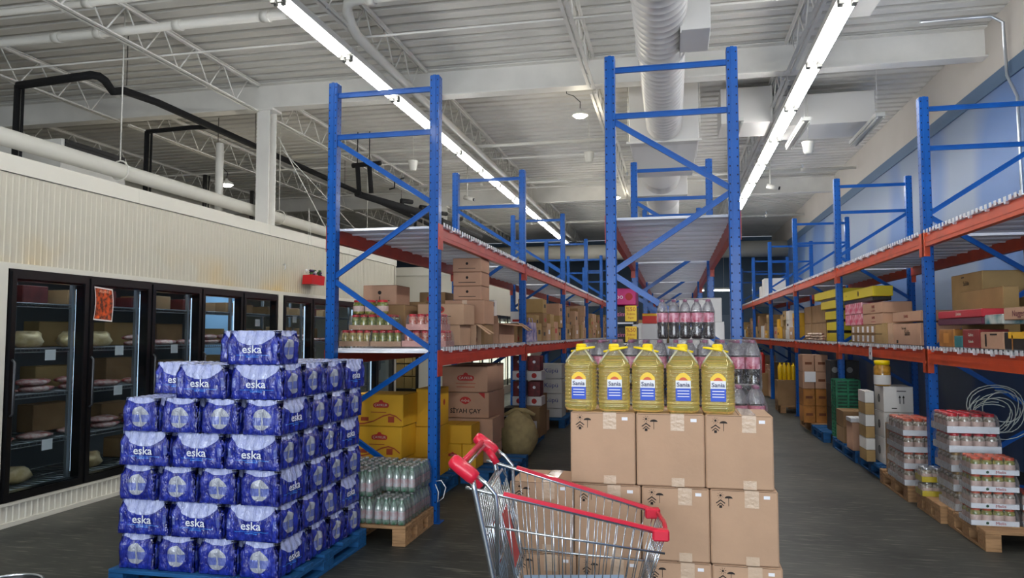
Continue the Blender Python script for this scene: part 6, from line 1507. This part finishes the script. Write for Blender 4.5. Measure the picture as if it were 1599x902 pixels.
# stock that stands wholly behind other things as seen from the shop entrance is left out
HIDDEN = set("""brown carton at the back on the second shelf behind the first cooler door
brown carton at the back on the third shelf behind the first cooler door
brown carton at the back on the fourth shelf behind the first cooler door
dark red frozen carton on the top shelf behind the first cooler door, left one
brown carton on the bottom shelf behind the fourth cooler door
brown carton at the back on the second shelf behind the fourth cooler door
brown carton on the bottom shelf behind the fifth cooler door
brown carton at the back on the second shelf behind the fifth cooler door
brown carton on the bottom shelf behind the sixth cooler door
brown carton at the back on the second shelf behind the sixth cooler door
brown carton at the back on the third shelf behind the sixth cooler door
brown carton on the bottom shelf behind the seventh cooler door
brown carton at the back on the second shelf behind the seventh cooler door
brown carton at the back on the third shelf behind the seventh cooler door
brown carton on the bottom shelf behind the eighth cooler door
brown carton at the back on the second shelf behind the eighth cooler door
yellowish carton inside the far cold room, fourth row up, first column
yellowish carton inside the far cold room, fourth row up, second column
yellowish carton inside the far cold room, fourth row up, third column
tall brown carton at the far end of the tea stack
brown carton on the tall one at the far end of the tea stack
olive carton behind the open cartons on the first cooler-side shelf
pinkish brown carton, floor under cooler-side rack, third bay, first stack, third up
dark brown carton, floor under cooler-side rack, third bay, fifth stack, second up
olive brown carton, floor under cooler-side rack, fourth bay, second stack, second up
pinkish brown carton, floor under cooler-side rack, fourth bay, third stack, second up
white carton, floor under cooler-side rack, fourth bay, fourth stack, first up
white carton, floor under cooler-side rack, fourth bay, fourth stack, second up
white carton, floor under cooler-side rack, fourth bay, fourth stack, third up
olive brown carton, floor under cooler-side rack, fourth bay, fifth stack, second up
tan carton, floor under cooler-side rack, fourth bay, sixth stack, second up
white carton, floor under cooler-side rack, fourth bay, seventh stack, first up
white carton, floor under cooler-side rack, fourth bay, seventh stack, second up
tan carton, floor under cooler-side rack, fourth bay, seventh stack, third up
pinkish brown carton, floor under cooler-side rack, fourth bay, eighth stack, second up
olive brown carton, floor under cooler-side rack, fourth bay, ninth stack, first up
olive brown carton, floor under cooler-side rack, fourth bay, ninth stack, second up
olive brown carton, floor under cooler-side rack, fourth bay, ninth stack, third up
dark brown carton, cooler-side rack shelf, fifth bay, third stack, second up
olive brown carton, cooler-side rack shelf, fifth bay, seventh stack, first up
olive brown carton, cooler-side rack shelf, fifth bay, seventh stack, second up
olive brown carton, cooler-side rack shelf, fifth bay, seventh stack, third up
dark brown carton, cooler-side rack shelf, fifth bay, eighth stack, first up
olive brown carton, cooler-side rack shelf, fifth bay, eighth stack, second up
white carton, floor under cooler-side rack, fifth bay, first stack, first up
white carton, floor under cooler-side rack, fifth bay, first stack, second up
olive brown carton, floor under cooler-side rack, fifth bay, second stack, first up
tan carton, floor under cooler-side rack, fifth bay, second stack, second up
olive brown carton, floor under cooler-side rack, fifth bay, second stack, third up
tan carton, floor under cooler-side rack, fifth bay, third stack, first up
tan carton, floor under cooler-side rack, fifth bay, third stack, second up
white carton, floor under cooler-side rack, fifth bay, fourth stack, first up
olive brown carton, floor under cooler-side rack, fifth bay, fourth stack, second up
tan carton, floor under cooler-side rack, fifth bay, fifth stack, first up
tan carton, floor under cooler-side rack, fifth bay, fifth stack, second up
tan carton, floor under cooler-side rack, fifth bay, fifth stack, third up
tan carton, floor under cooler-side rack, fifth bay, fifth stack, fourth up
olive brown carton, floor under cooler-side rack, fifth bay, sixth stack, first up
olive brown carton, floor under cooler-side rack, fifth bay, sixth stack, second up
dark brown carton, floor under cooler-side rack, fifth bay, seventh stack, first up
dark brown carton, floor under cooler-side rack, fifth bay, seventh stack, second up
dark brown carton, floor under cooler-side rack, fifth bay, seventh stack, third up
olive brown carton, floor under cooler-side rack, fifth bay, seventh stack, fourth up
dark brown carton, floor under cooler-side rack, fifth bay, eighth stack, first up
dark brown carton, floor under cooler-side rack, fifth bay, eighth stack, second up
dark brown carton, floor under wall-side rack, fourth bay, first stack, second up
olive brown carton, floor under wall-side rack, fourth bay, first stack, third up
olive brown carton, floor under wall-side rack, fourth bay, first stack, fourth up
maroon carton, floor under wall-side rack, fourth bay, third stack, first up
maroon carton, floor under wall-side rack, fourth bay, third stack, second up
maroon carton, floor under wall-side rack, fourth bay, third stack, third up
olive brown carton, floor under wall-side rack, fourth bay, fourth stack, first up
olive brown carton, floor under wall-side rack, fourth bay, fourth stack, second up
tan carton, floor under wall-side rack, fourth bay, fifth stack, first up
tan carton, floor under wall-side rack, fourth bay, fifth stack, second up
dark brown carton, wall-side rack shelf, fifth bay, sixth stack, first up
olive brown carton, floor under wall-side rack, fifth bay, eighth stack, first up
dark brown carton, floor under wall-side rack, fifth bay, eighth stack, second up
olive brown carton, floor under wall-side rack, fifth bay, eighth stack, third up
olive brown carton, floor under wall-side rack, fifth bay, ninth stack, first up
olive brown carton, floor under wall-side rack, fifth bay, ninth stack, second up
olive brown carton, floor under wall-side rack, fifth bay, ninth stack, third up
olive brown carton, wall-side rack shelf, sixth bay, second stack, third up
tan carton, wall-side rack shelf, sixth bay, eighth stack, first up
maroon carton, floor under wall-side rack, sixth bay, first stack, first up
maroon carton, floor under wall-side rack, sixth bay, first stack, second up
dark brown carton, floor under wall-side rack, sixth bay, second stack, first up
dark brown carton, floor under wall-side rack, sixth bay, second stack, second up
dark brown carton, floor under wall-side rack, sixth bay, second stack, third up
dark brown carton, floor under wall-side rack, sixth bay, second stack, fourth up
maroon carton, floor under wall-side rack, sixth bay, third stack, first up
maroon carton, floor under wall-side rack, sixth bay, third stack, second up
maroon carton, floor under wall-side rack, sixth bay, third stack, third up
maroon carton, floor under wall-side rack, sixth bay, third stack, fourth up
olive brown carton, floor under wall-side rack, sixth bay, fourth stack, first up
olive brown carton, floor under wall-side rack, sixth bay, fourth stack, second up
dark brown carton, floor under wall-side rack, sixth bay, fourth stack, third up
tan carton, floor under wall-side rack, sixth bay, fifth stack, first up
tan carton, floor under wall-side rack, sixth bay, fifth stack, second up
tan carton, middle rack shelf, second bay, first stack, first up
tan carton, middle rack shelf, second bay, second stack, first up
tan carton, middle rack shelf, second bay, third stack, first up
dark brown carton, middle rack shelf, second bay, fifth stack, first up
olive brown carton, middle rack shelf, second bay, sixth stack, first up
pinkish brown carton, middle rack shelf, second bay, seventh stack, first up
olive brown carton, middle rack shelf, second bay, eighth stack, first up
olive brown carton, middle rack shelf, second bay, eighth stack, second up
dark brown carton, middle rack shelf, second bay, ninth stack, first up
upper red meat pack on the second shelf behind the first cooler door, left one
flat red meat pack on the second shelf behind the third cooler door, right one
flat red meat pack on the third shelf behind the third cooler door, right one
upper red meat pack on the third shelf behind the third cooler door, right one
flat red meat pack on the second shelf behind the fourth cooler door, left one
flat red meat pack on the second shelf behind the fourth cooler door, right one
upper red meat pack on the second shelf behind the fourth cooler door, right one
flat red meat pack on the third shelf behind the fourth cooler door, left one
upper red meat pack on the third shelf behind the fourth cooler door, left one
flat red meat pack on the third shelf behind the fourth cooler door, right one
flat red meat pack on the second shelf behind the fifth cooler door, left one
upper red meat pack on the second shelf behind the fifth cooler door, left one
flat red meat pack on the second shelf behind the fifth cooler door, right one
flat red meat pack on the third shelf behind the fifth cooler door, left one
flat red meat pack on the third shelf behind the fifth cooler door, right one
upper red meat pack on the third shelf behind the fifth cooler door, right one
flat red meat pack on the fourth shelf behind the fifth cooler door, right one
flat red meat pack on the second shelf behind the sixth cooler door, left one
flat red meat pack on the second shelf behind the sixth cooler door, right one
upper red meat pack on the second shelf behind the sixth cooler door, right one
flat red meat pack on the third shelf behind the sixth cooler door, left one
upper red meat pack on the third shelf behind the sixth cooler door, left one
flat red meat pack on the third shelf behind the sixth cooler door, right one
flat red meat pack on the fourth shelf behind the sixth cooler door, left one
flat red meat pack on the fourth shelf behind the sixth cooler door, right one
upper red meat pack on the fourth shelf behind the sixth cooler door, right one
flat red meat pack on the second shelf behind the seventh cooler door, left one
upper red meat pack on the second shelf behind the seventh cooler door, left one
flat red meat pack on the second shelf behind the seventh cooler door, right one
flat red meat pack on the third shelf behind the seventh cooler door, left one
flat red meat pack on the third shelf behind the seventh cooler door, right one
upper red meat pack on the third shelf behind the seventh cooler door, right one
flat red meat pack on the second shelf behind the eighth cooler door, left one
flat red meat pack on the second shelf behind the eighth cooler door, right one
upper red meat pack on the second shelf behind the eighth cooler door, right one
flat red meat pack on the third shelf behind the eighth cooler door, left one
upper red meat pack on the third shelf behind the eighth cooler door, left one
flat red meat pack on the third shelf behind the eighth cooler door, right one
upper red meat pack on the fourth shelf behind the eighth cooler door, right one
mineral water bottle pack, lower layer, third column from the upright, first from the front
mineral water bottle pack, lower layer, third column from the upright, second from the front
mineral water bottle pack, upper layer, third column from the upright, first from the front
mineral water bottle pack, upper layer, third column from the upright, second from the front
pale bagged poultry on the fourth shelf behind the first cooler door, left one
blue bottled water pack, third layer of the stack, row last behind the front, left""".split('\n'))
for o in [o for o in bpy.data.objects if o.get('label') in HIDDEN]:
    for c in list(o.children_recursive): bpy.data.objects.remove(c)
    bpy.data.objects.remove(o)
